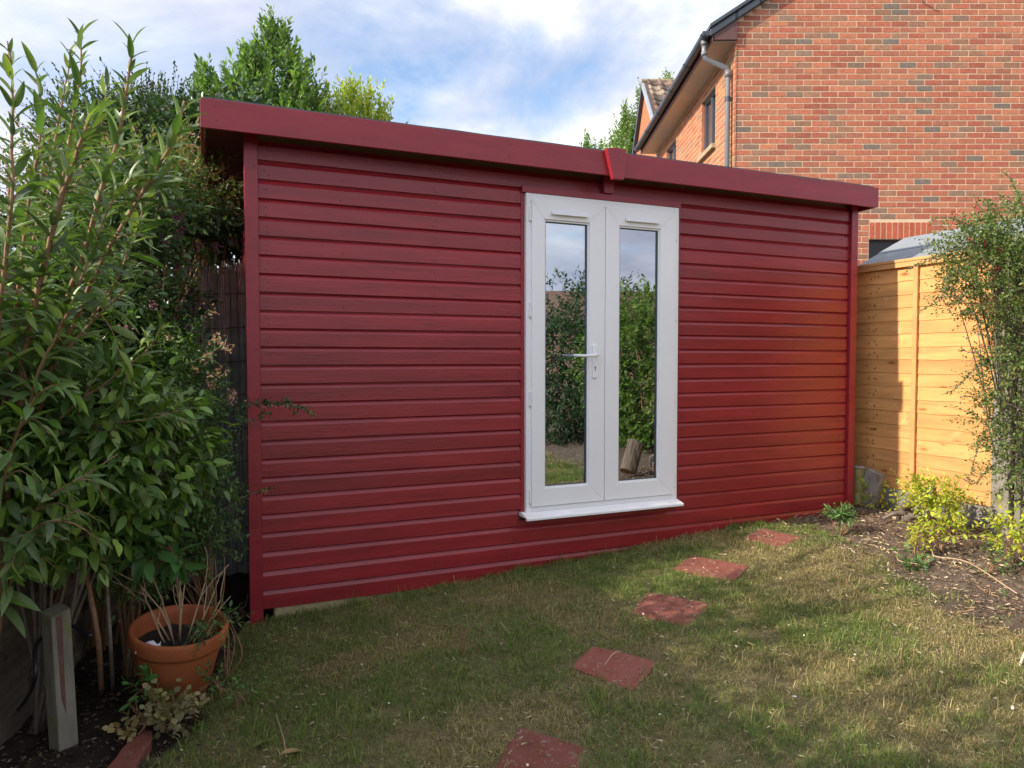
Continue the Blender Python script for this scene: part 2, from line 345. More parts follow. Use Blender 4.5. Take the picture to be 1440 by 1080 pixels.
def blob(n, c, r, shell=.45, cluster=0, cs=.12):
    """points in an uneven ellipsoid shell with outward directions"""
    d = RS.randn(n, 3); d /= np.linalg.norm(d, axis=1, keepdims=True)
    w = 1+.22*np.sin(d[:, 0]*5+c[0]*3)*np.cos(d[:, 2]*6+c[1])+.15*np.sin(d[:, 1]*9+c[2]*2)
    rad = (shell+(1-shell)*RS.rand(n)**.6)*w
    return np.array(c)+d*rad[:, None]*np.array(r), d
def bush(name, label, cat, blobs, tpl, palette, mat, L, nsh, nl, slen, base=None, up=.6, ang=55, droop=.1, nparts=0, group=None, roll=.5, stems=6, stemr=.012, bark=None, shell=.45):
    """a shrub or tree of leafy shoots spread through uneven lobes, on a stem that forks into them"""
    c0 = np.mean([b[0] for b in blobs], 0); bx = base if base is not None else (c0[0], c0[1], gz(c0[0]))
    root = empty(name, bx, label, cat, group); Ps = []; Ds = []
    for c, r, wgt in blobs:
        P, d = blob(int(nsh*wgt), c, r, shell); Ps.append(P); Ds.append(d*np.array([1, 1, .8])+np.array([0, 0, up])+RS.randn(*d.shape)*.25)
    P = np.vstack(Ps); D = np.vstack(Ds)
    lp, ld, ll = shoots(P, D, slen*RS.uniform(.6, 1.3, len(P)), nl, L, ang, droop)
    Mx = frames(lp, ld, ll, roll=roll); tone = np.repeat(RS.uniform(.72, 1.25, (len(P), 1)), nl, 0)
    cols = pick(palette, len(lp))*tone
    PAL['foliage'] = palette; leaves(root, tpl, Mx, cols, mat, nparts)
    mb = MB(); bx = np.array(bx)
    for c, r, wgt in blobs:
        for k in range(max(2, int(stems*wgt))):
            e = np.array(c)+RS.randn(3)*np.array(r)*.45; m1 = bx+(e-bx)*.4+np.array([0, 0, .12*abs(e[2]-bx[2])])+RS.randn(3)*.03
            pth = smoothpath([bx+RS.randn(3)*np.array([.03, .03, 0])*stemr/.012, m1, e], 4); mb.tube(pth, list(np.linspace(stemr, stemr*.3, len(pth))), 5)
    for i in RS.choice(len(P), min(len(P), 220), False): d = D[i]/np.linalg.norm(D[i]); mb.tube([P[i]-d*slen*.6, P[i]+d*slen*.9], [stemr*.22, stemr*.12], 3, cap=False)
    put(root, mb, 'stem', bark or barkm); return root

# ================================================================== GROUND
lawn_left = [G(330, 868), G(318, 915), G(300, 960), G(262, 1010), G(200, 1079), np.array([-.75, -1.9, 0]), np.array([-.9, -2.6, 0]), np.array([-1.0, -6, 0])]
lawn_right = [np.array([3.8, 0.0, 0]), G(1150, 738), G(1200, 770), G(1262, 812), G(1330, 850), G(1440, 884), np.array([3.6, -2.4, 0]), np.array([4.1, -6, 0])]
def edge_x(poly, y):
    P = np.array(poly)[::-1]; o = np.argsort(P[:, 1]); return np.interp(y, P[o, 1], P[o, 0])
def lawn_mask(x, y):
    n = (fbm(x, y, 9)-.5)*.35; a = (x-edge_x(lawn_left, y)+n)/.10; b = (edge_x(lawn_right, y)-x+n*1.6+.12)/.36
    return np.clip(np.minimum(np.minimum(a, b), (.03-y)/.04), 0, 1)
def gheight(x, y):
    z = gz(x)+(fbm(x, y, 1.3)-.5)*.03*(np.abs(x) < 9)+(fbm(x, y, 8)-.5)*.012
    z = z-.03*(1-lawn_mask(x, y))*(np.abs(x) < 7)+(1-lawn_mask(x, y))*(vn(x, y, 28)-.5)*.03
    return z
xs = np.unique(np.r_[-300, -120, -50, -20, -10, -6, -4, -3, np.arange(-2, 5.6, .035), 7, 10, 16, 30, 60, 140, 300])
ys = np.unique(np.r_[-300, -120, -50, -20, -12, -8, -7, -6, np.arange(-5, .5, .035), .8, 1.2, 2, 4, 8, 16, 30, 60, 140, 300])
X, Y = np.meshgrid(xs, ys); Z = gheight(X, Y); V = np.stack([X.ravel(), Y.ravel(), Z.ravel()], 1); nx = len(xs)
I = (np.arange(len(ys)-1)[:, None]*nx+np.arange(nx-1)[None]).ravel(); Fc = np.stack([I, I+1, I+nx+1, I+nx], 1)
lm = lawn_mask(V[:, 0], V[:, 1])[:, None]; nn = fbm(V[:, 0], V[:, 1], 3)[:, None]; n4 = vn(V[:, 0], V[:, 1], 25)[:, None]
gc = lm*(np.array([[.19, .15, .08]])*(1-nn)+np.array([[.11, .11, .045]])*nn)+(1-lm)*(np.array([[.036, .027, .02]])*(.6+.9*n4)+np.array([[.105, .08, .06]])*np.clip((V[:, :1]-2.6)/1.2, 0, 1))
ground = M('garden_ground', rough=.95, var=.35, scale=22, bump=.012, bscale=110, attr=True, spec=.2)
link('ground', fastmesh('ground', V, Fc, ground, gc, True), kind='structure')

# paving slabs -----------------------------------------------------
def slab_at(corners, label, th=.035, sink=.012, lawn=True):
    P = [hit(x, y, (-.065, 0, 1), (0, 0, .074)) for x, y in corners]; c = np.mean(P, 0)
    root_pts = []
    for i in range(4):
        a = P[i]; b = P[(i+1) % 4]
        for t in (0.06, .3, .5, .72, .94): root_pts.append(a+(b-a)*t+(c-a)*.012*RS.rand()+RS.randn(3)*.0035*np.array([1, 1, 0]))
    mb = MB(); n = len(root_pts); mb.v = [tuple(p-c+np.array([0, 0, .0])) for p in root_pts]+[tuple(p-c+(p-c)*.012-np.array([0, 0, th])) for p in root_pts]+[tuple((p-c)*.93+np.array([0, 0, .004])) for p in root_pts]
    mb.f = [tuple(2*n+i for i in range(n))]+[(i, (i+1) % n, n+(i+1) % n, n+i) for i in range(n)]+[(2*n+i, 2*n+(i+1) % n, (i+1) % n, i) for i in range(n)]; mb.mi = [0]*len(mb.f)
    o = mb.build('paving_slab', slab, loc=tuple(c)); return tag(o, label, 'paving slab', 'red stepping slabs across the lawn'), c, P
SL = [([(1044, 758), (1070, 743), (1130, 756), (1096, 771)], 'farthest red slab, tilted at the shed corner with a pale broken edge'),
      ([(947, 800), (973, 781), (1055, 796), (1032, 817)], 'clean red slab second farthest along the stepping path'),
      ([(885, 862), (912, 833), (998, 848), (968, 881)], 'red slab with dark cracks, in the middle of the stepping path'),
      ([(803, 937), (833, 908), (922, 930), (893, 973)], 'worn red slab with gritty grey edges and a dead twig on it'),
      ([(696, 1082), (731, 1021), (823, 1050), (800, 1120)], 'nearest red slab cut by the bottom of the photo, heavily pitted')]
slabs = [slab_at(*s) for s in SL]
_s = slab_at([(140, 1090), (200, 1022), (217, 1030), (190, 1082)], 'narrow red edging slab along the dark bed below the terracotta pot'); _s[0]['group'] = ''; del _s[0]['group']; _s[0].name = 'edging_slab'; slabs.append(_s)

# lawn grass --------------------------------------------------------
def grass(n, x0, x1, y0, y1, hmin, hmax, w, far=False):
    x = RS.uniform(x0, x1, n); y = RS.uniform(y0, y1, n); m = lawn_mask(x, y)
    patch = fbm(x, y, 2.2); thin = fbm(x+7, y+3, 5)
    keep = (RS.rand(n) < m*(.45+.9*np.clip(thin*1.4-.2, 0, 1)))
    for _, c, P in slabs:
        Q = np.array(P)[:, :2]; ins = np.ones(n, bool)
        for i in range(4):
            a = Q[i]; b = Q[(i+1) % 4]; e = (b-a); cr = e[0]*(y-a[1])-e[1]*(x-a[0]); cc = e[0]*(c[1]-a[1])-e[1]*(c[0]-a[0])
            ins &= (cr*np.sign(cc)/np.hypot(*e) > .004+.05*(RS.rand(n) < .35)*RS.rand(n)-.022)
        keep &= ~ins
    x = x[keep]; y = y[keep]; patch = patch[keep]; thin = thin[keep]; k = len(x)
    tuft = vn(x, y, 14); h = RS.uniform(hmin, hmax, k)*(.45+1.1*tuft)*(.7+.7*patch); z = gheight(x, y)-.004
    nearwall = np.exp(-np.abs(y+.02)/.05); h *= 1+.8*nearwall*RS.rand(k)
    a = RS.rand(k)*6.283; b = a+RS.randn(k)*.5; lean = RS.uniform(.25, 1.5, k)
    dx = np.cos(a); dy = np.sin(a); wx = -np.sin(b)*w*RS.uniform(.6, 1.3, k); wy = np.cos(b)*w*RS.uniform(.6, 1.3, k)
    B = np.stack([x, y, z], 1); Wv = np.stack([wx, wy, np.zeros(k)], 1)/2
    Mi = B+np.stack([dx*h*lean*.35, dy*h*lean*.35, h*.62], 1); Tp = B+np.stack([dx*h*lean, dy*h*lean, h*(1.05-.3*lean)], 1)
    V = np.stack([B-Wv, B+Wv, Mi-Wv*.8, Mi+Wv*.8, Tp], 1).reshape(-1, 3)
    T = np.array([(0, 1, 3), (0, 3, 2), (2, 3, 4)]); Fc = (T[None]+(np.arange(k)*5)[:, None, None]).reshape(-1, 3)
    green = np.array([.20, .265, .055]); dk = np.array([.12, .185, .05]); straw = np.array([.43, .36, .17]); brown = np.array([.28, .215, .10])
    pg = np.clip((patch-.40)*3.4+(tuft-.5)*.5+.40-.22*np.clip((x-1.2)/2.5, 0, 1), .06, .92); u = RS.rand(k)
    c = np.where((u < pg)[:, None], np.where((RS.rand(k) < .5)[:, None], green, dk), np.where((RS.rand(k) < .55)[:, None], straw, brown))*RS.uniform(.65, 1.3, (k, 1))
    return V, Fc, np.repeat(c, 5, 0)
parts = [grass(330000, -.75, 4.3, -3.3, 0.0, .010, .034, .0024), grass(70000, -1.0, 4.6, -6.0, -3.0, .02, .05, .006), grass(9000, -.6, 4.2, -3.0, -.02, .04, .075, .003)]
off = 0; VV = []; FF = []; CC = []
for v, f, c in parts: VV.append(v); FF.append(f+off); CC.append(c); off += len(v)
link('lawn_grass', fastmesh('lawn_grass', np.vstack(VV), np.vstack(FF), grassm, np.vstack(CC)), kind='stuff')

# dry litter: clippings, chips and crumbs -----------------------------------
def chips(n, fx, colors, l0, l1, wr, zoff=.004, tilt=.25):
    x, y = fx(n); k = len(x); z = gheight(x, y)+zoff; P = np.stack([x, y, z], 1); a = RS.rand(k)*6.28
    D = np.stack([np.cos(a), np.sin(a), RS.randn(k)*tilt], 1); Mx = frames(P, D, RS.uniform(l0, l1, k)*RS.rand(k)**.5, roll=.35); Mx[:, :3, 0] *= wr
    return Mx, pick(colors, k, .35)
def f_lawn(n): x = RS.uniform(-.7, 4.2, n); y = RS.uniform(-3.2, -.03, n); k = RS.rand(n) < lawn_mask(x, y); return x[k], y[k]
def f_bedr(n): x = RS.uniform(3.0, 4.88, n); y = RS.uniform(-2.6, .1, n); k = RS.rand(n) > lawn_mask(x, y)-.08; return x[k], y[k]
def f_bedl(n): x = RS.uniform(-1.3, .1, n); y = RS.uniform(-1.8, .2, n); k = RS.rand(n) > lawn_mask(x, y)-.15; return x[k], y[k]
CHIP = (np.array([(-.5, 0, 0), (.5, 0, .1), (.4, 1, 0), (-.4, .9, .12)], float), np.array([(0, 1, 2), (0, 2, 3)]))
a1, c1 = chips(6500, f_lawn, [(.36, .29, .16), (.27, .21, .11), (.44, .37, .22)], .02, .06, .05, .012)
o = batch('grass_clippings', CHIP, a1, c1, litter, kind='stuff')
a1, c1 = chips(8500, f_bedr, [(.30, .21, .14), (.46, .36, .25), (.16, .11, .08), (.22, .11, .07), (.07, .05, .035)], .006, .028, .5, .004)
batch('bark_chips', CHIP, a1, c1, litter, kind='stuff')
a1, c1 = chips(2600, f_bedr, [(.50, .40, .25), (.38, .28, .16), (.28, .18, .10)], .03, .11, .03, .008)
batch('dead_stalks', CHIP, a1, c1, litter, kind='stuff')
a1, c1 = chips(6500, f_bedl, [(.06, .045, .035), (.11, .08, .05), (.03, .022, .016), (.16, .13, .09)], .006, .032, .5, .004)
batch('soil_litter', CHIP, a1, c1, litter, kind='stuff')
a1, c1 = chips(110, lambda n: (RS.uniform(-.6, 3.6, n), RS.uniform(-2.8, -.1, n)), [(.75, .72, .66), (.62, .55, .42)], .008, .018, .7, .022)
batch('fallen_petals', CHIP, a1, c1, litter, kind='stuff')

# ================================================================== SHED
XR = 4.59
shed = empty('garden_shed', (0, 0, 0.1), 'dark red painted timber garden room with flat roof and white double doors', 'shed')
def sp(mb, name, mat, **k):
    o = mb.build(name, mat, shed, **k); o.location = (0, 0, -.1); return o
zs = [.142, .2505, .359, .4665, .574, .680, .784, .887, .990, 1.095, 1.2005, 1.306, 1.410, 1.514, 1.617, 1.7195, 1.8185, 1.9185, 2.022, 2.125, 2.228, 2.331, 2.434, 2.537, 2.64, 2.742]
def board_prof(h):
    return [(.0, 0), (.0, h*.76), (.0025, h*.82), (.006, h*.88), (.0105, h*.95), (.0140, h+.001), (.0143, h+.010), (.024, h+.010), (.024, -.003), (.004, -.003)]
def board(x0, x1, z0, z1, jx=.0):
    mb = MB(); h = z1-z0-.0065; prof = [(y+jx, z) for y, z in board_prof(h)]
    n = max(2, int((x1-x0)/.5)+1); X = np.linspace(x0, x1, n); k = len(prof)
    for i, x in enumerate(X):
        wob = math.sin(x*2.3+z0*17)*.0012
        for u, v in prof: mb.v.append((x, u, v+wob))
    for i in range(n-1):
        for j in range(k): j2 = (j+1) % k; mb.f.append((i*k+j, i*k+j2, (i+1)*k+j2, (i+1)*k+j)); mb.mi.append(0)
    mb.f.append(tuple(range(k))); mb.f.append(tuple((n-1)*k+i for i in reversed(range(k)))); mb.mi += [0, 0]
    o = mb.build('cladding_board', red, shed); o.location = (0, 0, z0-.1); return o
DX0, DX1, DZ0, DZ1 = 1.655, 2.868, .50, 2.645
for i in range(len(zs)-1):
    a, b = zs[i], zs[i+1]; jj = RS.uniform(-.0012, .0012)
    if a > DZ1-.02 or b < DZ0+.01: board(.072, XR-.07, a, b, jj)
    elif b > DZ1-.05 and a < DZ1-.02:
        board(.072, DX0-.002, a, b, jj); board(DX1+.002, XR-.07, a, b, jj)
    elif a < DZ0:
        board(.072, DX0-.022, a, b, jj); board(DX1-.012, XR-.07, a, b, jj)
        mb = MB().box(DX0-.019, DX1-.015, .002, .022, a, DZ0+.0); sp(mb, 'sill_packer', red)
    else: board(.072, DX0-.002, a, b, jj); board(DX1+.002, XR-.07, a, b, jj)
# corner posts, trims
sp(MB().box(0, .07, -.022, .05, .065, 2.80), 'corner_trim', redf, bevel=.002)
sp(MB().box(XR-.068, XR, -.022, .05, .36, 2.80), 'corner_trim', redf, bevel=.002)
sp(MB().box(DX0-.004, DX1+.004, -.026, .03, 2.603, 2.645), 'door_head_trim', redf, bevel=.0015)
sp(MB().box(2.852, DX1, -.02, .03, .52, 2.601), 'door_side_trim', redf)
sp(MB().box(DX0-.004, DX0+.018, -.004, .03, .52, 2.601), 'door_side_trim', redf)
# backing, floor, inner room, side and back walls
bk = MB().box(.03, DX0+.015, .026, .07, .15, 2.8).box(2.855, XR-.03, .026, .07, .15, 2.8).box(DX0+.015, 2.855, .026, .07, .15, .50).box(DX0+.015, 2.855, .026, .07, 2.605, 2.8)
sp(bk, 'front_frame', darkw)
DEP = 2.45
for x0, x1, sgn in ((.062, .10, -1), (XR-.05, XR-.004, 1)):
    prof = []
    for i in range(len(zs)-1):
        a, b = zs[i], zs[i+1]; h = b-a; e = .0 ; prof += [(e, a), (e, a+.75*h), (.010, b-.004)]
    if sgn < 0: pts = [(x0+u, v) for u, v in prof]+[(x1, zs[-1]), (x1, zs[0])]
    else: pts = [(x1-u, v) for u, v in prof]+[(x0, zs[-1]), (x0, zs[0])]
    sp(MB().prism(pts, .075, DEP, 1), 'side_wall', red)
sp(MB().box(0.052, XR-.052, DEP-.05, DEP, .15, 2.7), 'back_wall', darkw)
sp(MB().box(.052, XR-.052, .075, DEP-.052, .16, .20), 'shed_floor', darkw)
sp(MB().box(.13, 1.9, .03, .10, .02, .135).box(.13, XR-.1, DEP-.3, DEP-.2, .02, .135), 'timber_base', basem)
sp(MB().box(.135, .64, .012, .029, .085, .138), 'base_strip', basem)
# roof
zt = 2.876
sp(MB().hexa([(-.19, -.155, 2.80), (XR+.005, -.155, 2.80), (XR+.005, DEP+.15, 2.70), (-.19, DEP+.15, 2.70), (-.19, -.155, 2.862), (XR+.005, -.155, 2.862), (XR+.005, DEP+.15, 2.762), (-.19, DEP+.15, 2.762)]), 'roof_deck', navy)
sp(MB().box(-.214, 2.222, -.178, -.157, 2.726, zt), 'fascia_board', redf, bevel=.002)
sp(MB().box(2.224, XR+.03, -.178, -.157, 2.723, zt-.001), 'fascia_board', redf, bevel=.002)
sp(MB().hexa([(-.214, -.155, 2.726), (-.194, -.155, 2.726), (-.194, DEP+.17, 2.626), (-.214, DEP+.17, 2.626), (-.214, -.155, zt), (-.194, -.155, zt), (-.194, DEP+.17, zt-.1), (-.214, DEP+.17, zt-.1)]), 'fascia_board', redf, bevel=.002)
sp(MB().hexa([(XR+.01, -.155, 2.724), (XR+.03, -.155, 2.724), (XR+.03, DEP+.17, 2.626), (XR+.01, DEP+.17, 2.626), (XR+.01, -.155, zt), (XR+.03, -.155, zt), (XR+.03, DEP+.17, zt-.1), (XR+.01, DEP+.17, zt-.1)]), 'fascia_board', redf, bevel=.002)
fm = MB(); n = 60; fx = np.linspace(-.19, XR-.02, n); w = .004*np.array([vn(x, 3, 5) for x in fx])
for i in range(n): fm.v += [(fx[i], -.170, zt+.0015), (fx[i], -.170, zt+.007+w[i]), (fx[i], DEP+.1, zt-.088+w[i]*.5), (fx[i], DEP+.1, zt-.1)]
for i in range(n-1):
    for j in range(4): fm.f.append((4*i+j, 4*i+(j+1) % 4, 4*i+4+(j+1) % 4, 4*i+4+j)); fm.mi.append(0)
fm.f += [(0, 1, 2, 3), (4*n-4, 4*n-1, 4*n-2, 4*n-3)]; fm.mi += [0, 0]
sp(fm, 'roof_felt', rfelt)
# keystone and block
sp(MB().prism([(2.155, 2.886), (2.23, 2.897), (2.299, 2.888), (2.284, 2.700), (2.204, 2.697)], -.215, -.180, 1), 'keystone_block', redf, bevel=.0015)
sp(MB().box(2.238, 2.312, -.045, -.004, 2.648, 2.80), 'batten_block', redf, bevel=.0015)
# nails
nm = MB()
def nailat(x, z, y=-.0012, r=.0036):
    b = len(nm.v); nm.v += [(x+r*math.cos(t), y, z+r*math.sin(t)) for t in np.linspace(0, 6.283, 7)[:-1]]+[(x, y-.0012, z)]
    nm.f += [(b+i, b+(i+1) % 6, b+6) for i in range(6)]; nm.mi += [0]*6
for i in range(len(zs)-1):
    for x in (.115, .52, 1.08, 1.56, 1.625, 2.915, 3.42, 3.95, 4.44):
        if 1.64 < x < 2.88 and DZ0 < zs[i] < DZ1: continue
        for dz in (.018, .05) if x not in (.52, 3.42) else (.03,): nailat(x+RS.randn()*.006, zs[i]+dz+RS.randn()*.004)
for x, z in ((-.14, 2.84), (-.14, 2.77), (.62, 2.84), (.62, 2.77), (1.5, 2.84), (1.5, 2.77), (2.25, 2.84), (2.25, 2.78), (3.3, 2.84), (3.3, 2.77), (4.5, 2.84), (4.5, 2.77)): nailat(x+RS.randn()*.004, z, -.1792, .0035)
for z in (.4, 1.0, 1.6, 2.2, 2.6): nailat(.05, z, -.0235, .0035); nailat(XR-.03, z, -.0235, .0035)
for x in (2.205, 2.24): nailat(x, 2.83, -.2165, .0035)
for x in (2.25, 2.295): nailat(x, 2.715, -.0462, .0035)
o = sp(nm, 'nail_heads', nail); o['kind'] = 'stuff'
# ---- double door ----
dr = bpy.data.objects.new('double_door', None); C.link(dr); dr.parent = shed; dr.location = (0, 0, -.1)
def dp(mb, name, mat, par=dr, **k): return mb.build(name, mat, par, **k)
Fx0, Fx1, Fz0, Fz1 = 1.676, 2.850, .556, 2.600
dp(MB().box(Fx0, Fx0+.038, -.03, .03, Fz0, Fz1), 'door_frame', white, bevel=.002)
dp(MB().box(Fx1-.038, Fx1, -.03, .03, Fz0, Fz1), 'door_frame', white, bevel=.002)
dp(MB().box(Fx0+.0382, Fx1-.0382, -.0295, .03, Fz1-.042, Fz1), 'door_frame', white, bevel=.002)
dp(MB().box(Fx0+.0382, Fx1-.0382, -.0295, .03, Fz0, Fz0+.03), 'door_frame', white, bevel=.002)
dp(MB().prism([(-.112, .518), (-.112, .532), (-.108, .536), (-.025, .556), (.02, .556), (.02, .53), (-.09, .53), (-.09, .518)], 1.645, 2.853, 0), 'door_sill', white, bevel=.0015)
def door_leaf(x0, x1, z0, z1, gx0, gx1, gz0, gz1):
    lf = bpy.data.objects.new('door_leaf', None); C.link(lf); lf.parent = dr
    y0, y1 = -.047, .012
    for nm_, P in (('leaf_frame', [(x0, z0), (x1, z0), (gx1, gz0), (gx0, gz0)]), ('leaf_frame', [(x1, z0), (x1, z1), (gx1, gz1), (gx1, gz0)]), ('leaf_frame', [(x1, z1), (x0, z1), (gx0, gz1), (gx1, gz1)]), ('leaf_frame', [(x0, z1), (x0, z0), (gx0, gz0), (gx0, gz1)])):
        c = np.mean(P, 0); Q = [tuple(np.array(p)+(c-np.array(p))*.0004) for p in P]
        dp(MB().prism(Q, y0, y1, 1), nm_, white, lf, bevel=.0022)
    b = .011
    bd = MB()
    for u0, u1, w0, w1 in ((gx0+.0005, gx0+b, gz0+.0005, gz1-.0005), (gx1-b, gx1-.0005, gz0+.0005, gz1-.0005), (gx0+b, gx1-b, gz0+.0005, gz0+b), (gx0+b, gx1-b, gz1-b, gz1-.0005)): bd.box(u0, u1, -.036, -.014, w0, w1)
    dp(bd, 'glazing_bead', white, lf)
    gk = MB()
    for u0, u1, w0, w1 in ((gx0+b, gx0+b+.005, gz0+b, gz1-b), (gx1-b-.005, gx1-b, gz0+b, gz1-b), (gx0+b+.005, gx1-b-.005, gz0+b, gz0+b+.005), (gx0+b+.005, gx1-b-.005, gz1-b-.005, gz1-b)): gk.box(u0, u1, -.031, -.0145, w0, w1)
    dp(gk, 'gasket', whited, lf)
    dp(MB().box(gx0+.002, gx1-.002, -.020, -.0155, gz0+.002, gz1-.002), 'glass_pane', glass, lf)
    return lf
lL = door_leaf(1.709, 2.2455, .592, 2.558, 1.797, 2.128, .706, 2.440)
lR = door_leaf(2.2495, 2.815, .592, 2.558, 2.353, 2.685, .702, 2.440)
dp(MB().box(2.2457, 2.2493, -.040, -.02, .593, 2.557), 'meeting_gasket', whited)
for lf, a, b in ((lL, 1.843, 2.107), (lR, 2.400, 2.665)):
    dp(MB().prism([(-.0475, 2.498), (-.072, 2.474), (-.072, 2.470), (-.0475, 2.474)], a, b, 0), 'trickle_vent', white, lf)
# handle
hd = bpy.data.objects.new('door_handle', None); C.link(hd); hd.parent = dr
def hp(mb, name, mat, **k): o = mb.build(name, mat, hd, **k); return o
hp(MB().box(2.151, 2.183, -.058, -.0475, 1.418, 1.640), 'handle_plate', white, bevel=.004)
hp(MB().tube([(2.167, -.058, 1.572), (2.167, -.094, 1.572)], .010, 12).tube([(2.172, -.097, 1.572), (2.125, -.100, 1.568), (2.05, -.098, 1.566), (1.985, -.094, 1.570)], [.0095, .010, .0085, .0075], 10), 'lever', white, smooth=True)
kh = MB()
kh.v = [(2.167+.006*math.cos(t), -.0588, 1.489+.006*math.sin(t)) for t in np.linspace(0, 6.283, 11)[:-1]]; kh.f = [tuple(range(10))]; kh.mi = [0]; kh.box(2.1645, 2.1695, -.0588, -.0582, 1.468, 1.488)
hp(kh, 'keyhole', nail)
for x, ys_ in ((1.702, (2.47, 1.86, 1.29, .66)), (2.823, (2.42, 1.86, 1.29, .69))):
    for z in ys_: dp(MB().tube([(x, -.038, z-.045), (x, -.038, z+.045)], .0065, 8).box(x-.010, x+.010, -.034, -.0305, z-.042, z+.042), 'hinge', white, smooth=False); dp(MB().tube([(x, -.038, z-.052), (x, -.038, z-.046)], .0045, 8), 'hinge_pin', steel)

# ================================================================== NEIGHBOUR'S HOUSE (parallel to the picture)
HC = at(1029, 504, 9.35); HC[2] = .45
house = empty('neighbour_house', tuple(HC), 'red and grey brick house gable with dark verge and gutter behind the shed', 'house', None, -YAW)
EZ = 5.66-.45; SLP = math.tan(R(33)); HWD = 8.2; HLN = 5.05
def hpz(y): return y
bricks_cols = [(.40, .135, .075), (.36, .11, .065), (.43, .165, .09), (.34, .13, .08), (.30, .155, .095), (.23, .15, .105), (.17, .14, .115)]
bw = [.28, .19, .23, .10, .11, .06, .03]
bl, bh, mj = .215, .065, .010
def brick_mesh(c, w=bl, h=bh):
    mb = MB(); t = .012; e = .0025
    P = [(0, 0, 0), (w, 0, 0), (w, 0, h), (0, 0, h), (e, -t, e), (w-e, -t, e), (w-e, -t, h-e), (e, -t, h-e)]
    V = np.array(P, float); T = np.array([(4, 5, 6), (4, 6, 7), (0, 1, 5), (0, 5, 4), (1, 2, 6), (1, 6, 5), (2, 3, 7), (2, 7, 6), (3, 0, 4), (3, 4, 7)])
    return V, T
BM = [fastmesh('brick', *brick_mesh(c), brick, np.repeat(np.array([c]), 8, 0)) for c in bricks_cols]
ridge_z = EZ+SLP*HWD/2
wall_mb = MB(); 
# gable core with window opening
ox0 = (1220-1029)/107.; ox1 = (1307-1029)/107.; oz1 = 1.55+(504-337)/107.-.45; oz0 = oz1-1.2
def gable_core(y0, y1):
    m = MB(); top = lambda x: .27+min(EZ+SLP*x, EZ+SLP*(HWD-x))
    for a, b, lo, hi in ((.012, ox0, 0, None), (ox0, ox1, 0, oz0), (ox0, ox1, oz1, None), (ox1, HWD/2, 0, None), (HWD/2, HWD, 0, None)):
        ta = hi if hi is not None else top(a); tb = hi if hi is not None else top(b)
        m.hexa([(a, y0, lo), (b, y0, lo), (b, y1, lo), (a, y1, lo), (a, y0, ta), (b, y0, tb), (b, y1, tb), (a, y1, ta)])
    return m
gable_core(.012, .10).build('gable_wall', mortar, house)
rows = []; off0 = -.0
k = 0; z = 0.0
while z < ridge_z+.3:
    xo = 0 if k % 2 == 0 else -.1125
    x = xo
    while x < HWD:
        a = max(x, 0); b = min(x+bl, HWD); x += bl+mj
        if b-a < .05: continue
        zc = z+bh/2; top = .33+min(EZ+SLP*a, EZ+SLP*b, EZ+SLP*(HWD-a), EZ+SLP*(HWD-b))
        if z+bh > top: continue
        sold = oz1 <= z+.03 < oz1+.225 and a < ox1+.02 and b > ox0-.02
        opening = oz0 < zc < oz1 and a < ox1 and b > ox0
        if sold or opening:
            if a < ox0-.06 and b > ox0: b = ox0-.008
            elif b > ox1+.06 and a < ox1: a = ox1+.008
            else: continue
        rows.append((a, b, z))
    z += bh+mj; k += 1
rows = np.array(rows); bc = RS.choice(len(bricks_cols), len(rows), p=bw)
full = (rows[:, 1]-rows[:, 0]) > bl-.001
score = np.where(full&(rows[:, 0] < 3.5)&(rows[:, 2] < 5.4), -np.abs(rows[:, 0]-2.1)*.8-np.abs(rows[:, 2]-3.4), -99)
bigi = set(np.argsort(-score)[:300].tolist())
VV = []; FF = []; CC = []; o_ = 0
for i, (a, b, z) in enumerate(rows):
    if i in bigi:
        inst('brick', BM[bc[i]], house, (a, .0198+RS.uniform(-.0012, .0008), z)); continue
    V, T = brick_mesh(None, b-a); V = V+np.array([a, .0198+RS.uniform(-.0012, .0008), z]); c = np.array(bricks_cols[bc[i]])*RS.uniform(.85, 1.15)
    VV.append(V); FF.append(T+o_); CC.append(np.repeat(c[None], 8, 0)); o_ += 8
# soldier course over the opening
x = ox0
while x < ox1-.05:
    V, T = brick_mesh(None, bh, bl); V = V+np.array([x+.004, .0198, oz1+.004]); VV.append(V); FF.append(T+o_); CC.append(np.repeat(np.array([[.40, .10, .05]])*RS.uniform(.9, 1.1), 8, 0)); o_ += 8; x += bh+mj
link('brick_field', fastmesh('brick_field', np.vstack(VV), np.vstack(FF), brick, np.vstack(CC)), house, kind='stuff')
MB().box(ox0-.05, ox1+.05, .11, .13, oz0-.05, oz1+.05).build('opening_back', M('dark_opening', (.02, .02, .025), .3), house)
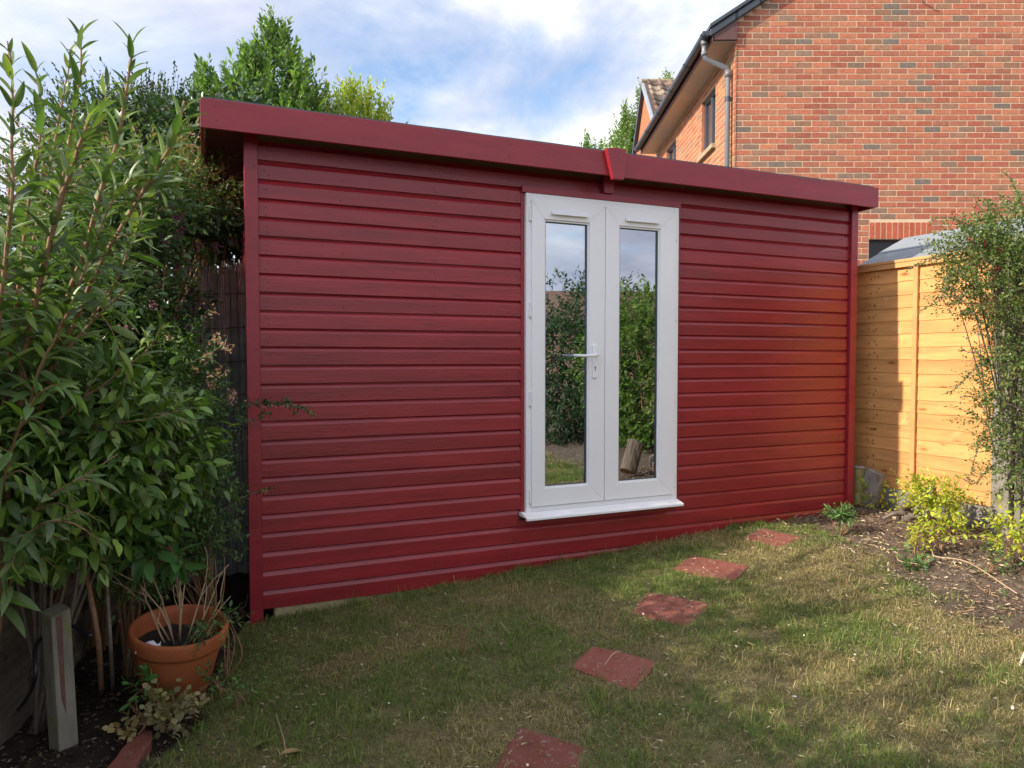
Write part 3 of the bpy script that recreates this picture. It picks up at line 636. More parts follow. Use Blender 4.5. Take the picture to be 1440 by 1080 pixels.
# side wall: core with two window openings, bricks joined
win = [(.91, 1.66, 4.63-.45, 5.46-.45), (3.35, 4.15, 4.55-.45, 5.46-.45)]
sm = MB(); ycuts = [.10, win[0][0], win[0][1], win[1][0], win[1][1], HLN]
for i in range(5):
    a, b = ycuts[i], ycuts[i+1]; wn = win[0] if i == 1 else win[1] if i == 3 else None
    if wn: sm.box(.012, .11, a, b, 0, wn[2]); sm.box(.012, .11, a, b, wn[3], EZ)
    else: sm.box(.012, .11, a, b, 0, EZ)
sm.build('side_wall', mortar, house)
MB().box(.012, HWD-.012, HLN, HLN+.1, 0, EZ).box(HWD-.1, HWD-.012, .1, HLN, 0, EZ).build('rear_wall', mortar, house)
VV = []; FF = []; CC = []; o_ = 0; z = 0.; k = 0
while z+bh < EZ:
    y = .0 if k % 2 else -.1125
    while y < HLN:
        a = max(y, 0); b = min(y+bl, HLN); y += bl+mj
        for wn in win:
            if wn[2]-.03 < z+bh/2 < wn[3]:
                if a < wn[0] < b: b = wn[0]-.004
                if a < wn[1] < b: a = wn[1]+.004
                if a >= wn[0] and b <= wn[1]: b = a
        if b-a < .04: continue
        V, T = brick_mesh(None, b-a); V = np.stack([V[:, 1]+.0198, V[:, 0]+a, V[:, 2]+z], 1); c = np.array(bricks_cols[RS.choice(5, p=[.3, .15, .35, .1, .1])])*RS.uniform(.9, 1.15)*np.array([1.0, 1.12, .95])
        VV.append(V); FF.append(T[:, ::-1]+o_); CC.append(np.repeat(c[None], 8, 0)); o_ += 8
    z += bh+mj; k += 1
link('brick_field', fastmesh('brick_field', np.vstack(VV), np.vstack(FF), brick, np.vstack(CC)), house, kind='stuff')
for wn in win:
    wd = bpy.data.objects.new('window', None); C.link(wd); wd.parent = house
    y0, y1, z0, z1 = wn; fr_ = MB(); fx0, fx1 = .055, .115; f = .06
    fr_.box(fx0, fx1, y0, y0+f, z0, z1).box(fx0, fx1, y1-f, y1, z0, z1).box(fx0, fx1, y0+f, y1-f, z0, z0+f).box(fx0, fx1, y0+f, y1-f, z1-f, z1).box(fx0+.002, fx1, (y0+y1)/2-.04, (y0+y1)/2+.04, z0+f, z1-f)
    fr_.build('window_frame', anth, wd, bevel=.004)
    MB().box(.082, .088, y0+f, y1-f, z0+f, z1-f).build('glass_pane', glass, wd)
    MB().box(.5, .52, y0-.3, y1+.3, z0-.3, z1+.3).build('room_back', M('room_wall', (.35, .34, .33), .8), wd)
    MB().box(.0085, .054, y0-.001, y0+.008, z0-.01, z1).box(.0085, .054, y1-.008, y1+.001, z0-.01, z1).build('brick_reveal', MATS.get('reveal') or M('reveal', (.42, .16, .09), .9, var=.25, scale=12, bump=.004, bscale=30), wd)
    MB().box(-.05, .085, y0-.03, y1+.03, z0-.075, z0-.012).build('window_sill', M('sill_tile', (.35, .27, .17), .8), wd)
    MB().box(.16, .19, y0+.1, y0+.22, z0, z1).build('curtain', M('curtain_cloth', (.7, .7, .7), .9), wd)
# roof, verge, box end, soffit, fascia, gutter
ov = .285; ex = -ov
def slope_slab(x0, x1, ya, yb, th, up, mb=None):
    z0 = EZ+.30+SLP*x0+up; z1 = EZ+.30+SLP*x1+up; return (mb or MB()).hexa([(x0, ya, z0), (x1, ya, z1), (x1, yb, z1), (x0, yb, z0), (x0, ya, z0+th), (x1, ya, z1+th), (x1, yb, z1+th), (x0, yb, z0+th)])
rf = slope_slab(-.32, HWD/2, .02, HLN+.3, .05, .09)
z0 = EZ+.39; zr = z0+SLP*HWD/2
rf.hexa([(HWD/2, .02, zr), (HWD+.32, .02, z0-SLP*.32), (HWD+.32, HLN+.3, z0-SLP*.32), (HWD/2, HLN+.3, zr), (HWD/2, .02, zr+.05), (HWD+.32, .02, z0-SLP*.32+.05), (HWD+.32, HLN+.3, z0-SLP*.32+.05), (HWD/2, HLN+.3, zr+.05)])
rf.build('roof', anth, house)
k = 0; x = -.34
while x < HWD/2-.1:   # dry verge units climbing the gable, each its own piece
    slope_slab(x, x+.36, -.07, .12, .09, -.045+.012*0).build('verge_unit', anth, house, bevel=.006)
    slope_slab(x-.012, x+.30, -.085, .15, .035, .06).build('verge_cap', anth, house, bevel=.005)
    x += .31
MB().prism([(ex, EZ-.0), (0.012, EZ-.0), (0.012, EZ+.285), (ex, EZ+.10)], -.045, .008, 1).build('box_end', brownf, house)
MB().box(ex-.012, .01, -.003, HLN+.0, EZ-.012, EZ).build('soffit', soff, house)
MB().box(ex-.03, ex-.013, -.045, HLN, EZ-.016, EZ+.13).build('fascia_board', brownf, house)
gx = ex-.09; gm = MB(); pr = [(gx+.062*math.cos(t), EZ+.10+.062*math.sin(t)) for t in np.linspace(math.pi, 2*math.pi, 9)]+[(gx+.055*math.cos(t), EZ+.10+.055*math.sin(t)) for t in np.linspace(2*math.pi, math.pi, 9)]
gm.prism(pr, -.06, HLN+.05, 1)
gm.prism([(gx+.060*math.cos(t), EZ+.10+.060*math.sin(t)) for t in np.linspace(math.pi, 2*math.pi, 9)], -.064, -.058, 1)
gm.build('gutter', anth, house)
for y in (.02, .95, 1.9, 2.9, 3.9, 4.9):
    pr = [(gx+.070*math.cos(t), EZ+.10+.070*math.sin(t)) for t in np.linspace(math.pi, 2*math.pi, 9)]+[(gx+.0635*math.cos(t), EZ+.10+.0635*math.sin(t)) for t in np.linspace(2*math.pi, math.pi, 9)]
    MB().prism(pr, y, y+.05, 1).build('gutter_bracket', anth, house)
pp = [(gx, .10, EZ+.05), (gx, .10, EZ-.13), (gx+.02, .10, EZ-.19), (-.075, .12, EZ-.29), (-.055, .12, EZ-.36), (-.055, .12, 0)]
MB().tube(pp, .034, 14).tube([(gx, .10, EZ+.045), (gx, .10, EZ-.02)], .045, 14).tube([(-.055, .12, EZ-.33), (-.055, .12, EZ-.42)], .040, 14).tube([(gx, .10, EZ-.10), (gx, .10, EZ-.15)], .040, 14).build('downpipe', grey_pipe, house, smooth=True)
for zz in (EZ-.70, EZ-2.0, EZ-3.4): MB().tube([(-.055, .12, zz-.03), (-.055, .12, zz+.03)], .041, 14).box(-.054, .0, .10, .14, zz-.02, zz+.02).build('pipe_clip', anth, house)
# overflow pipe high on the gable
MB().tube([(2.42, .01, EZ+.50), (2.36, -.10, EZ+.55)], .012, 8).build('overflow_pipe', soff, house)

# ---- second house farther back
D2 = 18.; H2 = at(905, 118, D2); 
h2 = empty('tiled_house', (H2[0], H2[1], .4), 'smaller orange brick house with mossy clay tiled roof farther behind', 'house', None, -YAW)
az = H2[2]-.4; hw2 = 1.75; dz2 = 1.75; 
MB().prism([(-hw2, 0), (hw2, 0), (hw2, az-dz2-.06), (0, az-.06), (-hw2, az-dz2-.06)], .05, 6, 0).build('brick_wall', M('far_brick', (.42, .17, .07), .9, var=.2, scale=30, col2=(.36, .13, .06)), h2)
def strip(x0, x1, y0, z0, y1, z1, th): return MB().hexa([(x0, y0, z0), (x1, y0, z0), (x1, y1, z1), (x0, y1, z1), (x0, y0, z0+th), (x1, y0, z0+th), (x1, y1, z1+th), (x0, y1, z1+th)])
strip(0, 6, -hw2-.2, az-dz2-.2, 0, az, .06).build('roof_slope', M('tile_under', (.12, .08, .06), .9), h2)
strip(0, 6, hw2+.2, az-dz2-.2, 0, az, .06).build('roof_slope', MATS['tile_under'], h2)
strip(-.05, .05, -hw2-.2, az-dz2-.3, 0, az-.10, .16).build('barge_board', M('pale_barge', (.30, .33, .38), .6), h2)
strip(-.05, .05, hw2+.2, az-dz2-.3, 0, az-.10, .16).build('barge_board', anth, h2)
MB().tube([(-.05, 0, az+.06), (6, 0, az+.06)], .07, 8).build('ridge_tile_row', M('mossy_ridge', (.26, .22, .14), .9, var=.3, scale=20), h2)
pt = np.array([(0, 0, 0), (.27, 0, 0), (.27, .04, .03), (.0, .04, .05), (.0, .30, .035), (.27, .30, .01)], float)
VV = []; FF = []; CC = []; nr = 9; cnt = 0; o_ = 0
sl = np.array([0, (hw2+.2), dz2+.2]); ln = np.linalg.norm(sl); sl = sl/ln; nrm = np.array([0, -sl[2], sl[1]])
tc_ = [(.16, .085, .06), (.11, .07, .055), (.20, .125, .09), (.08, .06, .045), (.26, .20, .15)]
prof = [(0, .05), (.05, .075), (.10, .05), (.16, .02), (.23, .02), (.28, .05)]
tm = []
for ci in range(6):
    V = []; 
    for (u, h) in prof:
        for s_ in (0, .02, .30): V.append((u, s_, h+.03-(s_*.1)) if s_ else (u, .0, h-.005))
    T = []
    for i in range(len(prof)-1):
        for j in range(2): a = i*3+j; T += [(a, a+3, a+4), (a, a+4, a+1)]
    tm.append(fastmesh('roof_tile', np.array(V), np.array(T), tile, np.repeat(np.array([tc_[ci % 5]])*RS.uniform(.8, 1.2), len(V), 0)))
for r_ in range(int(ln/.27)):
    for c_ in range(14):
        p = np.array([.06+c_*.28, -hw2-.2, az-dz2-.2+.06])+sl*(r_*.27)
        o = bpy.data.objects.new('roof_tile', tm[RS.randint(6)]); C.link(o); o.parent = h2
        o.matrix_local = Matrix(((1, 0, 0, p[0]), (0, sl[1], nrm[1], p[1]), (0, sl[2], nrm[2], p[2]), (0, 0, 0, 1)))

# ================================================================== RIGHT FENCE
FX = 4.83
fence = empty('lap_fence_panel', (FX, -.35, .5), 'honey coloured overlap fence panel on concrete board right of the shed', 'fence')
FY0, FY1 = -.985, .90
zb0, zt0 = .510, 2.312
nb = 17; hh = (zt0-.06-zb0)/nb
lbm = []
for q in range(4):
    mb = MB(); nseg = 14; L_ = FY1-FY0; yy = np.linspace(0, L_, nseg); w1 = RS.randn(nseg)*.0035
    for i in range(nseg):
        mb.v += [(-.010, yy[i], w1[i]), (-.004, yy[i], hh+.012+w1[i]*.2), (.003, yy[i], hh+.012), (-.004, yy[i], w1[i])]
    for i in range(nseg-1):
        for j in range(4): mb.f.append((4*i+j, 4*i+(j+1) % 4, 4*i+4+(j+1) % 4, 4*i+4+j)); mb.mi.append(0)
    mb.f += [(0, 1, 2, 3), (4*nseg-4, 4*nseg-1, 4*nseg-2, 4*nseg-3)]; mb.mi += [0, 0]; lbm.append(mb.mesh('lap_board', lap))
def fp(mb, name, mat, **k): o = mb.build(name, mat, fence, **k); o.location = (-FX, .35, -.5); return o
for i in range(nb): inst('lap_board', lbm[i % 4], fence, (0, FY0+.35, zb0+i*hh-.5+RS.randn()*.002))
for yb in (-.375, .35): fp(MB().box(FX-.036, FX-.0145, yb-.016, yb+.02, zb0+.005, zt0-.045), 'batten', rail, bevel=.002)
fp(MB().box(FX-.034, FX-.0146, FY0+.0, FY0+.035, zb0+.005, zt0-.045), 'batten', rail, bevel=.002)
fp(MB().box(FX-.042, FX+.025, FY0-.01, FY1, zt0-.012, zt0+.010), 'cap_rail', rail, bevel=.002)
fp(MB().box(FX-.036, FX-.012, FY0, FY1, zt0-.052, zt0-.0125), 'top_rail', rail, bevel=.002)
fnl = MB(); 
for i in range(nb):
    for yb in (-.355, -.02, -.01, .05):
        y = yb+RS.randn()*.01; z_ = zb0+i*hh+.02+RS.rand()*.05; fnl.box(FX-.0175, FX-.0135, y-.0015, y+.0015, z_-.007, z_+.007)
o = fp(fnl, 'staples', nail); o['kind'] = 'stuff'
fp(MB().box(FX-.02, FX+.03, FY0-.005, FY1, .18, .506), 'gravel_board', conc, bevel=.004)
MB().box(-.055, .055, -.06, .06, -.3, 2.05).build('fence_post', conc, bevel=.008, loc=(FX-.01, -1.055, .3)); tag(bpy.data.objects['fence_post'], 'grey weathered concrete fence post beside the honey panel, wrapped in berry branches', 'post')
MB().box(-.03, .03, -.13, .02, 0, .33).build('angle_bracket', conc, None, bevel=.003, loc=(FX-.10, .02, .33), rot=(R(14), 0, 0)); tag(bpy.data.objects['angle_bracket'], 'slanting grey concrete offcut leaning on the fence base by the shed corner', 'concrete offcut')
of = empty('old_trellis_fence', (FX, -2.0, .3), 'old grey slatted fence at the right edge behind the berry bush', 'fence')
for i in range(13): inst_ = MB().box(-.008, .008, -1.45, -.0, 0, .09).build('slat', oldw, of); inst_.location = (.0, .875, .02+i*.14)
for y in (-.03, -.75, -1.4): MB().box(-.035, -.01, y-.02, y+.02, 0, 1.85).build('upright', oldw, of, loc=(0, .875, 0))
MB().box(FX-.02, FX+.03, -2.6, -1.125, .18, .34).build('gravel_board', conc, of, loc=(-FX, 2.0, -.3))
# small canister at the corner
cn = empty('garden_canister', (4.70, .03, .35), 'small olive ribbed canister standing between shed corner and fence', 'canister')
MB().lathe([(0, 0), (.052, 0), (.055, .01), (.055, .09), (.052, .1), (.055, .11), (.055, .2), (.052, .21), (.055, .22), (.055, .29), (.05, .30), (.0, .30)], 20).build('can_body', tin, cn, smooth=True)
MB().lathe([(.051, .30), (.057, .302), (.057, .312), (.02, .318), (0, .318)], 20).build('lid', conc, cn, smooth=True)

# neighbour's shed roof
nr_ = empty('felt_roofed_shed', (5.6, -.5, .4), 'low neighbouring shed with grey mineral felt roof over the honey fence', 'shed')
def nrp(mb, name, mat, **k): o = mb.build(name, mat, nr_, **k); o.location = (-5.6, .5, -.4); return o
ya, yb_ = .31, -2.3
ridgeX, ridgeZ, eX, eZ = 5.55, 2.60, 4.98, 2.33
nrp(MB().hexa([(eX, ya, eZ), (eX, yb_, eZ), (ridgeX, yb_, ridgeZ), (ridgeX, ya, ridgeZ), (eX, ya, eZ+.02), (eX, yb_, eZ+.02), (ridgeX, yb_, ridgeZ+.02), (ridgeX, ya, ridgeZ+.02)]), 'roof_slope', gfelt)
nrp(MB().hexa([(ridgeX+.001, ya, ridgeZ), (ridgeX+.001, yb_, ridgeZ), (6.2, yb_, eZ), (6.2, ya, eZ), (ridgeX+.001, ya, ridgeZ+.02), (ridgeX+.001, yb_, ridgeZ+.02), (6.2, yb_, eZ+.02), (6.2, ya, eZ+.02)]), 'roof_slope', gfelt)
mx_, mz = eX+(ridgeX-eX)*.42, eZ+(ridgeZ-eZ)*.42
nrp(MB().hexa([(mx_, ya+.002, mz+.0202), (mx_, yb_, mz+.0202), (ridgeX-.0, yb_, ridgeZ+.0202), (ridgeX-.0, ya+.002, ridgeZ+.0202), (mx_, ya+.002, mz+.026), (mx_, yb_, mz+.026), (ridgeX, yb_, ridgeZ+.026), (ridgeX, ya+.002, ridgeZ+.026)]), 'felt_strip', gfelt)
nrp(MB().prism([(5.04, .4), (6.14, .4), (6.14, eZ), (5.55, ridgeZ-.005), (5.04, eZ+.01)], yb_+.1, ya-.05, 1), 'shed_wall', rail)

# ================================================================== LEFT FENCE, REED SCREEN, POST
lf_ang = math.atan2(.2, .98)
lfr = empty('old_board_fence', (-1.06, -.95, .0), 'dark weathered horizontal board fence behind the shrubs on the left', 'fence', None, -lf_ang)
for i in range(13): MB().box(-.012+.012*(i % 2), .0+.012*(i % 2), -1.6, 3.2, 0, .152).build('fence_board', oldh, lfr, loc=(0, 0, .05+i*.145), rot=(RS.uniform(-.004, .004), R(-4), 0))
MB().box(-.03, .03, -1.6, 3.2, -.15, .06).build('gravel_board', oldh, lfr)
for y in (-1.6, .1, 1.7, 3.15): MB().box(-.085, -.02, y-.045, y+.045, 0, 1.95).build('fence_upright', oldw, lfr)
ra = at(238, 375, 4.75); rb = at(357, 378, 4.98); ra[2] = gz(0)-.1; rb[2] = ra[2]
rs = empty('reed_screen', tuple(ra), 'grey brown reed screening roll standing between hedge and red shed', 'reed screen')
n = 560; VV = []; CC = []; FF = []; o_ = 0
for i in range(n):
    t = i/n; b = ra+(rb-ra)*t+np.array([RS.randn()*.006, RS.randn()*.006, 0]); h = 2.20+RS.randn()*.018+.02*math.sin(t*9); lean = (.5-t)*.05+RS.randn()*.008; r_ = RS.uniform(.0018, .0042)
    for zz in (0, h*.5, h):
        for k in range(3): an = k*2.09; VV.append(b+np.array([lean*zz+r_*math.cos(an)+RS.randn()*.001, r_*math.sin(an), zz]))
    for s_ in (0, 3):
        for k in range(3): a = o_+s_+k; c = o_+s_+(k+1) % 3; FF += [(a, c, c+3), (a, c+3, a+3)]
    CC += [np.array([.46, .47, .46])*RS.uniform(.4, 1.4)]*9; o_ += 9
o = link('reeds', fastmesh('reeds', np.array(VV), np.array(FF), reedm, np.array(CC)), rs, kind='stuff'); o.matrix_local = rs.matrix_basis.inverted()
for zz in np.arange(.15, 2.1, .235): put(rs, MB().tube([ra+np.array([-.0, -.006, zz]), (ra+rb)/2+np.array([0, -.008, zz-.012]), rb+np.array([0, -.006, zz+.006])], .0035, 5), 'binding_wire', nail)
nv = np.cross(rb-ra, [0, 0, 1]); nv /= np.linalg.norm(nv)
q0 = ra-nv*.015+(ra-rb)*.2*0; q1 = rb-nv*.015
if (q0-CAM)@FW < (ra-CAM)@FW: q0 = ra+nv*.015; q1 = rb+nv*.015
put(rs, MB().hexa([q0, q1, q1+nv*.003, q0+nv*.003, q0+[0, 0, 2.02], q1+[0, 0, 2.02], q1+nv*.003+[0, 0, 2.02], q0+nv*.003+[0, 0, 2.02]]), 'backing_net', hosem, smooth=False)  # black sheet added behind the reeds to darken the shaded gap

# short timber post
pw = at(88, 1043, 2.83); 
tp = empty('timber_stump_post', (pw[0], pw[1]+.03, gz(pw[0])-.06), 'short lichened square timber post with a faint reddish stain in the left bed', 'post', None, R(38))
MB().hexa([(-.038, -.038, 0), (.038, -.038, 0), (.038, .038, 0), (-.038, .038, 0), (-.038, -.038, .575), (.038, -.038, .59), (.038, .038, .605), (-.038, .038, .59)]).build('post_body', postm, tp, bevel=.005, rot=(0, R(-2), 0))
MB().hexa([(-.018, -.0396, .24), (-.004, -.0396, .18), (-.004, -.0375, .18), (-.018, -.0375, .24), (-.022, -.0396, .575), (.002, -.0396, .578), (.002, -.0375, .578), (-.022, -.0375, .575)]).build('paint_stain', stain, tp, rot=(0, R(-2), 0))

# terracotta pot
pb = G(246, 975)
pot = empty('terracotta_pot', (pb[0], pb[1]+.06, gz(pb[0])-.03), 'large terracotta pot of bare stems, leaning slightly, at the shed corner', 'plant pot'); pot.rotation_euler = (R(8), R(4), 0)
PR = .205
MB().lathe([(0, 0), (.125, 0), (.132, .012), (.180, .245), (.183, .262), (.199, .266), (.203, .275), (.207, .325), (.205, .337), (.196, .341), (.187, .336), (.183, .30), (.172, .24), (.135, .03), (0, .03)], 48).build('pot_body', terra, pot, smooth=True)
mb = MB(); sg = 28
pr = [(0, .262)]+[(r_, .255) for r_ in (.04, .08, .12, .15, .174)]
for r_, z in pr[1:]:
    for k in range(sg): t = 6.283*k/sg; mb.v.append((r_*math.cos(t), r_*math.sin(t), z+RS.uniform(-.008, .008)))
mb.v.append((0, 0, .262)); c = len(mb.v)-1
for k in range(sg): mb.f.append((c, k, (k+1) % sg)); mb.mi.append(0)
for i in range(4):
    for k in range(sg): mb.f.append((i*sg+k, (i+1)*sg+k, (i+1)*sg+(k+1) % sg, i*sg+(k+1) % sg)); mb.mi.append(0)
mb.build('soil', soilm, pot, smooth=True)
pm = np.array(pot.matrix_basis)
bs = empty('potted_shrub', tuple((pm@[0, 0, .26, 1])[:3]), 'bundle of bare straw coloured stems growing up in the terracotta pot', 'plant')
def stem_tree(p, d, ln, r_, dep):
    pts = [p]; q = p; dd = d
    for k in range(4): dd = dd+RS.randn(3)*.10+np.array([0, 0, .05]); dd /= np.linalg.norm(dd); q = q+dd*ln/4; pts.append(q)
    mb = MB().tube(pts, list(np.linspace(r_, r_*.6, 5)), 6); put(bs, mb, 'stem', twigm)
    if dep > 0:
        for k in range(2): i = RS.randint(2, 5); stem_tree(pts[i], dd+RS.randn(3)*.35, ln*RS.uniform(.45, .7), r_*.65, dep-1)
b0 = (pm@[0, 0, .25, 1])[:3]
for k, (dx, dy, dzx, ln) in enumerate([(-.30, .1, 1, .30), (-.16, -.2, 1, .34), (-.22, .2, 1, .32), (.0, .1, 1, .3), (.08, -.1, 1, .33), (.35, .1, 1, .26), (.45, -.1, .9, .24), (.6, -.2, .6, .22), (-.5, 0, .8, .2), (.03, .3, 1, .24)]):
    stem_tree(b0+np.array([dx*.10, dy*.1, 0]), np.array([dx, dy, dzx])/np.linalg.norm([dx, dy, dzx]), ln, .0045, 1)
# paper
mb = MB(); pc = (pm@[-.115, -.095, .275, 1])[:3]; gn = 7
for i in range(gn):
    for j in range(gn): mb.v.append(((i-3)*.016+RS.randn()*.003, (j-3)*.011+RS.randn()*.003, .015+RS.rand()*.028-.0016*((i-3)**2+(j-3)**2)*.5))
for i in range(gn-1):
    for j in range(gn-1): a = i*gn+j; mb.f.append((a, a+gn, a+gn+1, a+1)); mb.mi.append(0)
tag(mb.build('paper_scrap', paper, loc=tuple(pc)), 'crumpled white paper scrap lying in the terracotta pot', 'litter')

# canes standing in the left bed, blue-black hose
def rod(name, pts, r_, mat, label, cat, group=None, seg=7):
    P = smoothpath(pts, 6); o = MB().tube(P-P[0], r_ if not hasattr(r_, '__len__') else list(np.interp(np.linspace(0, 1, len(P)), np.linspace(0, 1, len(r_)), r_)), seg).build(name, mat, loc=tuple(P[0]), smooth=True)
    return tag(o, label, cat, group)
rod('young_tree', [G(143, 975), at(138, 900, 3.0), at(124, 820, 3.0), at(112, 740, 3.05)], [.012, .011, .010, .008], barkm, 'left and thicker of two bare brown stems rising behind the timber post', 'stem')
rod('young_tree', [G(159, 972), at(155, 900, 3.0), at(150, 820, 3.05), at(146, 740, 3.1)], [.009, .008, .008, .006], barkg, 'thinner greyish stem right of the thick brown stem behind the post', 'stem')
rod('garden_cane', [G(179, 960), at(181, 920, 3.1), at(184, 885, 3.12)], .005, M('green_cane', (.22, .25, .14), .5), 'short greenish garden cane leaning against the left of the terracotta pot', 'cane')
rod('garden_hose', [at(130, 895, 2.95), at(95, 880, 2.95), at(52, 905, 2.8), at(48, 960, 2.72), G(20, 1010)+[0, 0, .02], G(-30, 1040)+[0, 0, .02]], .008, hosem, 'black rubber hose drooping behind the short timber post', 'hose')
rod('pale_cord', [G(1424, 1000)+[0, 0, .01], at(1424, 975, 3.05), at(1431, 945, 3.0), at(1450, 905, 2.95), at(1490, 880, 2.9)], .0055, cordm, 'pale plastic cord curving up from the lawn at the right edge', 'cord')
rod('dead_twig', [G(388, 1010)+[0, 0, .02], G(398, 1045)+[0, 0, .025], G(403, 1072)+[0, 0, .02]], .0022, twigm, 'thin brown twig lying on the lawn near the bottom left', 'twig')
rod('dead_twig', [G(1262, 780)+[0, 0, .02], G(1264, 793)+[0, 0, .02], G(1292, 798)+[0, 0, .02]], .003, twigm, 'bent pale twig at the edge of the right bed', 'twig')
rod('dead_twig', [G(850, 945)+[0, 0, .03], G(862, 930)+[0, 0, .035], G(872, 925)+[0, 0, .03]], .002, twigm, 'little dry twig lying on the worn slab', 'twig')
rod('dead_vine', [G(1445, 800)+[0, 0, .03], G(1390, 770)+[0, 0, .06], G(1330, 765)+[0, 0, .04], G(1312, 785)+[0, 0, .02], G(1360, 795)+[0, 0, .02], G(1430, 840)+[0, 0, .02]], .0035, twigm, 'long straw coloured vine looped over the right bed', 'vine')
def onleaf(px, py, L, c, label, ang, tpl=BROAD):
    p = G(px, py)+[0, 0, .03]; Mx = frames(np.array([p]), np.array([[math.cos(ang), math.sin(ang), .05]]), L, roll=.1)[0]
    P = tpl[0]@Mx[:3, :3].T; m = fastmesh('fallen_leaf', P, tpl[1], leafs, np.repeat(np.array([c]), len(tpl[0]), 0), True); o = link('fallen_leaf', m, label=label, cat='leaf'); o.location = tuple(p)
onleaf(356, 1062, .085, (.16, .24, .07), 'fresh green fallen leaf on the lawn near the bottom left', .7)
onleaf(395, 1072, .09, (.42, .30, .15), 'curled tan fallen leaf below the twig at the bottom left', .2)
onleaf(1184, 800, .09, (.45, .36, .18), 'pale yellow fallen leaf on the lawn near the right bed', -.2)

# ================================================================== PLANTS
# palette
P_main = [(.14, .21, .075), (.10, .175, .06), (.19, .27, .10), (.13, .19, .10), (.22, .29, .09)]
P_low = [(.12, .22, .04), (.17, .30, .045), (.075, .155, .035), (.22, .33, .06), (.11, .19, .05)]
P_dark = [(.03, .07, .03), (.04, .09, .032), (.06, .12, .04), (.025, .055, .025)]
P_bay = [(.16, .26, .08), (.20, .31, .09), (.11, .19, .06)]
P_yel = [(.40, .46, .07), (.30, .42, .07), (.50, .48, .09)]
P_con = [(.035, .065, .035), (.05, .085, .045), (.07, .10, .055)]
P_rose = [(.085, .16, .045), (.12, .22, .05), (.06, .12, .04)]
P_cot = [(.10, .17, .05), (.15, .21, .06), (.07, .12, .035), (.24, .25, .08)]
P_gold = [(.42, .46, .04), (.34, .44, .04), (.50, .46, .06)]

# --- tall cane shrub in the left foreground
base = at(-12, 935, 2.66); base[2] = gz(base[0])-.02
root = empty('tall_cane_shrub', tuple(base), 'tall shrub of upright brown canes with long narrow leaves at the left edge', 'shrub')
guides = [
 [(-12, 935, 2.66), (5, 740, 2.6), (28, 600, 2.55), (38, 500, 2.5), (55, 420, 2.45), (75, 340, 2.4), (105, 250, 2.35), (124, 195, 2.3), (131, 165, 2.3)],
 [(-8, 920, 2.7), (20, 650, 2.7), (60, 560, 2.6), (90, 440, 2.6), (118, 360, 2.55), (142, 280, 2.5), (162, 225, 2.5), (179, 150, 2.5), (190, 75, 2.5)],
 [(60, 560, 2.6), (95, 480, 2.6), (130, 400, 2.55), (160, 345, 2.5), (215, 250, 2.45), (245, 200, 2.4), (259, 145, 2.4)],
 [(-25, 800, 2.45), (-5, 500, 2.4), (8, 360, 2.35), (15, 290, 2.3), (17, 200, 2.3), (17, 110, 2.3), (10, 60, 2.3)],
 [(10, 620, 2.7), (40, 450, 2.7), (70, 330, 2.65), (88, 240, 2.6), (105, 150, 2.6), (117, 90, 2.6), (114, 45, 2.6)],
 [(5, 560, 2.85), (45, 350, 2.8), (70, 230, 2.8), (86, 140, 2.8), (95, 75, 2.8)],
 [(0, 600, 2.6), (28, 380, 2.55), (45, 260, 2.5), (58, 170, 2.5), (48, 95, 2.5)],
 [(40, 560, 2.55), (85, 500, 2.5), (140, 440, 2.5), (172, 410, 2.45), (196, 392, 2.45)],
 [(28, 650, 2.6), (100, 575, 2.6), (160, 530, 2.6), (210, 490, 2.6), (232, 455, 2.6)],
 [(30, 600, 2.5), (55, 520, 2.4), (100, 430, 2.4), (150, 300, 2.4), (185, 250, 2.4)],
 [(10, 760, 2.5), (70, 700, 2.4), (120, 670, 2.4), (170, 640, 2.45)],
 [(5, 800, 2.5), (50, 740, 2.35), (95, 735, 2.3), (130, 760, 2.3)],
 [(60, 620, 2.7), (130, 600, 2.65), (200, 590, 2.65), (255, 575, 2.7)],
 [(0, 700, 2.3), (20, 620, 2.2), (50, 560, 2.15), (80, 540, 2.1)],
 [(0, 860, 2.5), (15, 820, 2.4), (30, 790, 2.35), (40, 800, 2.3)],
 [(30, 380, 2.9), (90, 260, 2.9), (140, 170, 2.95), (150, 120, 3.0)],
 [(100, 480, 2.8), (160, 400, 2.8), (200, 300, 2.8), (225, 230, 2.8)],
]
LP = []; rad = [.016, .014, .011, .009, .008, .008, .008, .006, .006, .006, .006, .006, .005, .005, .005, .006, .006]
for i, gd in enumerate(guides):
    P = smoothpath([at(*q) for q in gd], 7); P += np.cumsum(RS.randn(*P.shape)*.0012, 0)
    put(root, MB().tube(P, list(np.linspace(rad[i], rad[i]*.28, len(P))), 7), 'cane', barkm)
    tall = i in (0, 1, 2, 3, 4, 5, 6, 9, 15, 16)
    LP.append(canepairs(P, .045, .155 if tall else .13, .28 if i < 2 else .12, 62 if tall else 60, 3 if tall else 2, .55, .12 if tall else .45))
    # side twigs
    Pt, Tt, q = along(P, .24 if tall else .11, .3 if i < 2 else .15); keep = q < .8; Pt, Tt, q = Pt[keep], Tt[keep], q[keep]; tw = MB()
    for p, t_, qq in zip(Pt, Tt, q):
        d = t_*.8+RS.randn(3)*.55; d[2] += .15 if tall else -.1; d /= np.linalg.norm(d); ln = RS.uniform(.09, .26)*(1.1-qq*.6); e = smoothpath([p, p+d*ln*.5+np.array([0, 0, .01]), p+d*ln+np.array([0, 0, -.01 if tall else -.05])], 3)
        tw.tube(e, list(np.linspace(.003, .0014, len(e))), 4, cap=False); LP.append(canepairs(e, .045, .105, .25, 55, 2, .75, .25 if tall else .5))
    put(root, tw, 'side_twigs', barkm)['kind'] = 'stuff'
P, D, L, U = [np.concatenate(x) for x in zip(*LP)]; PAL['foliage'] = P_main
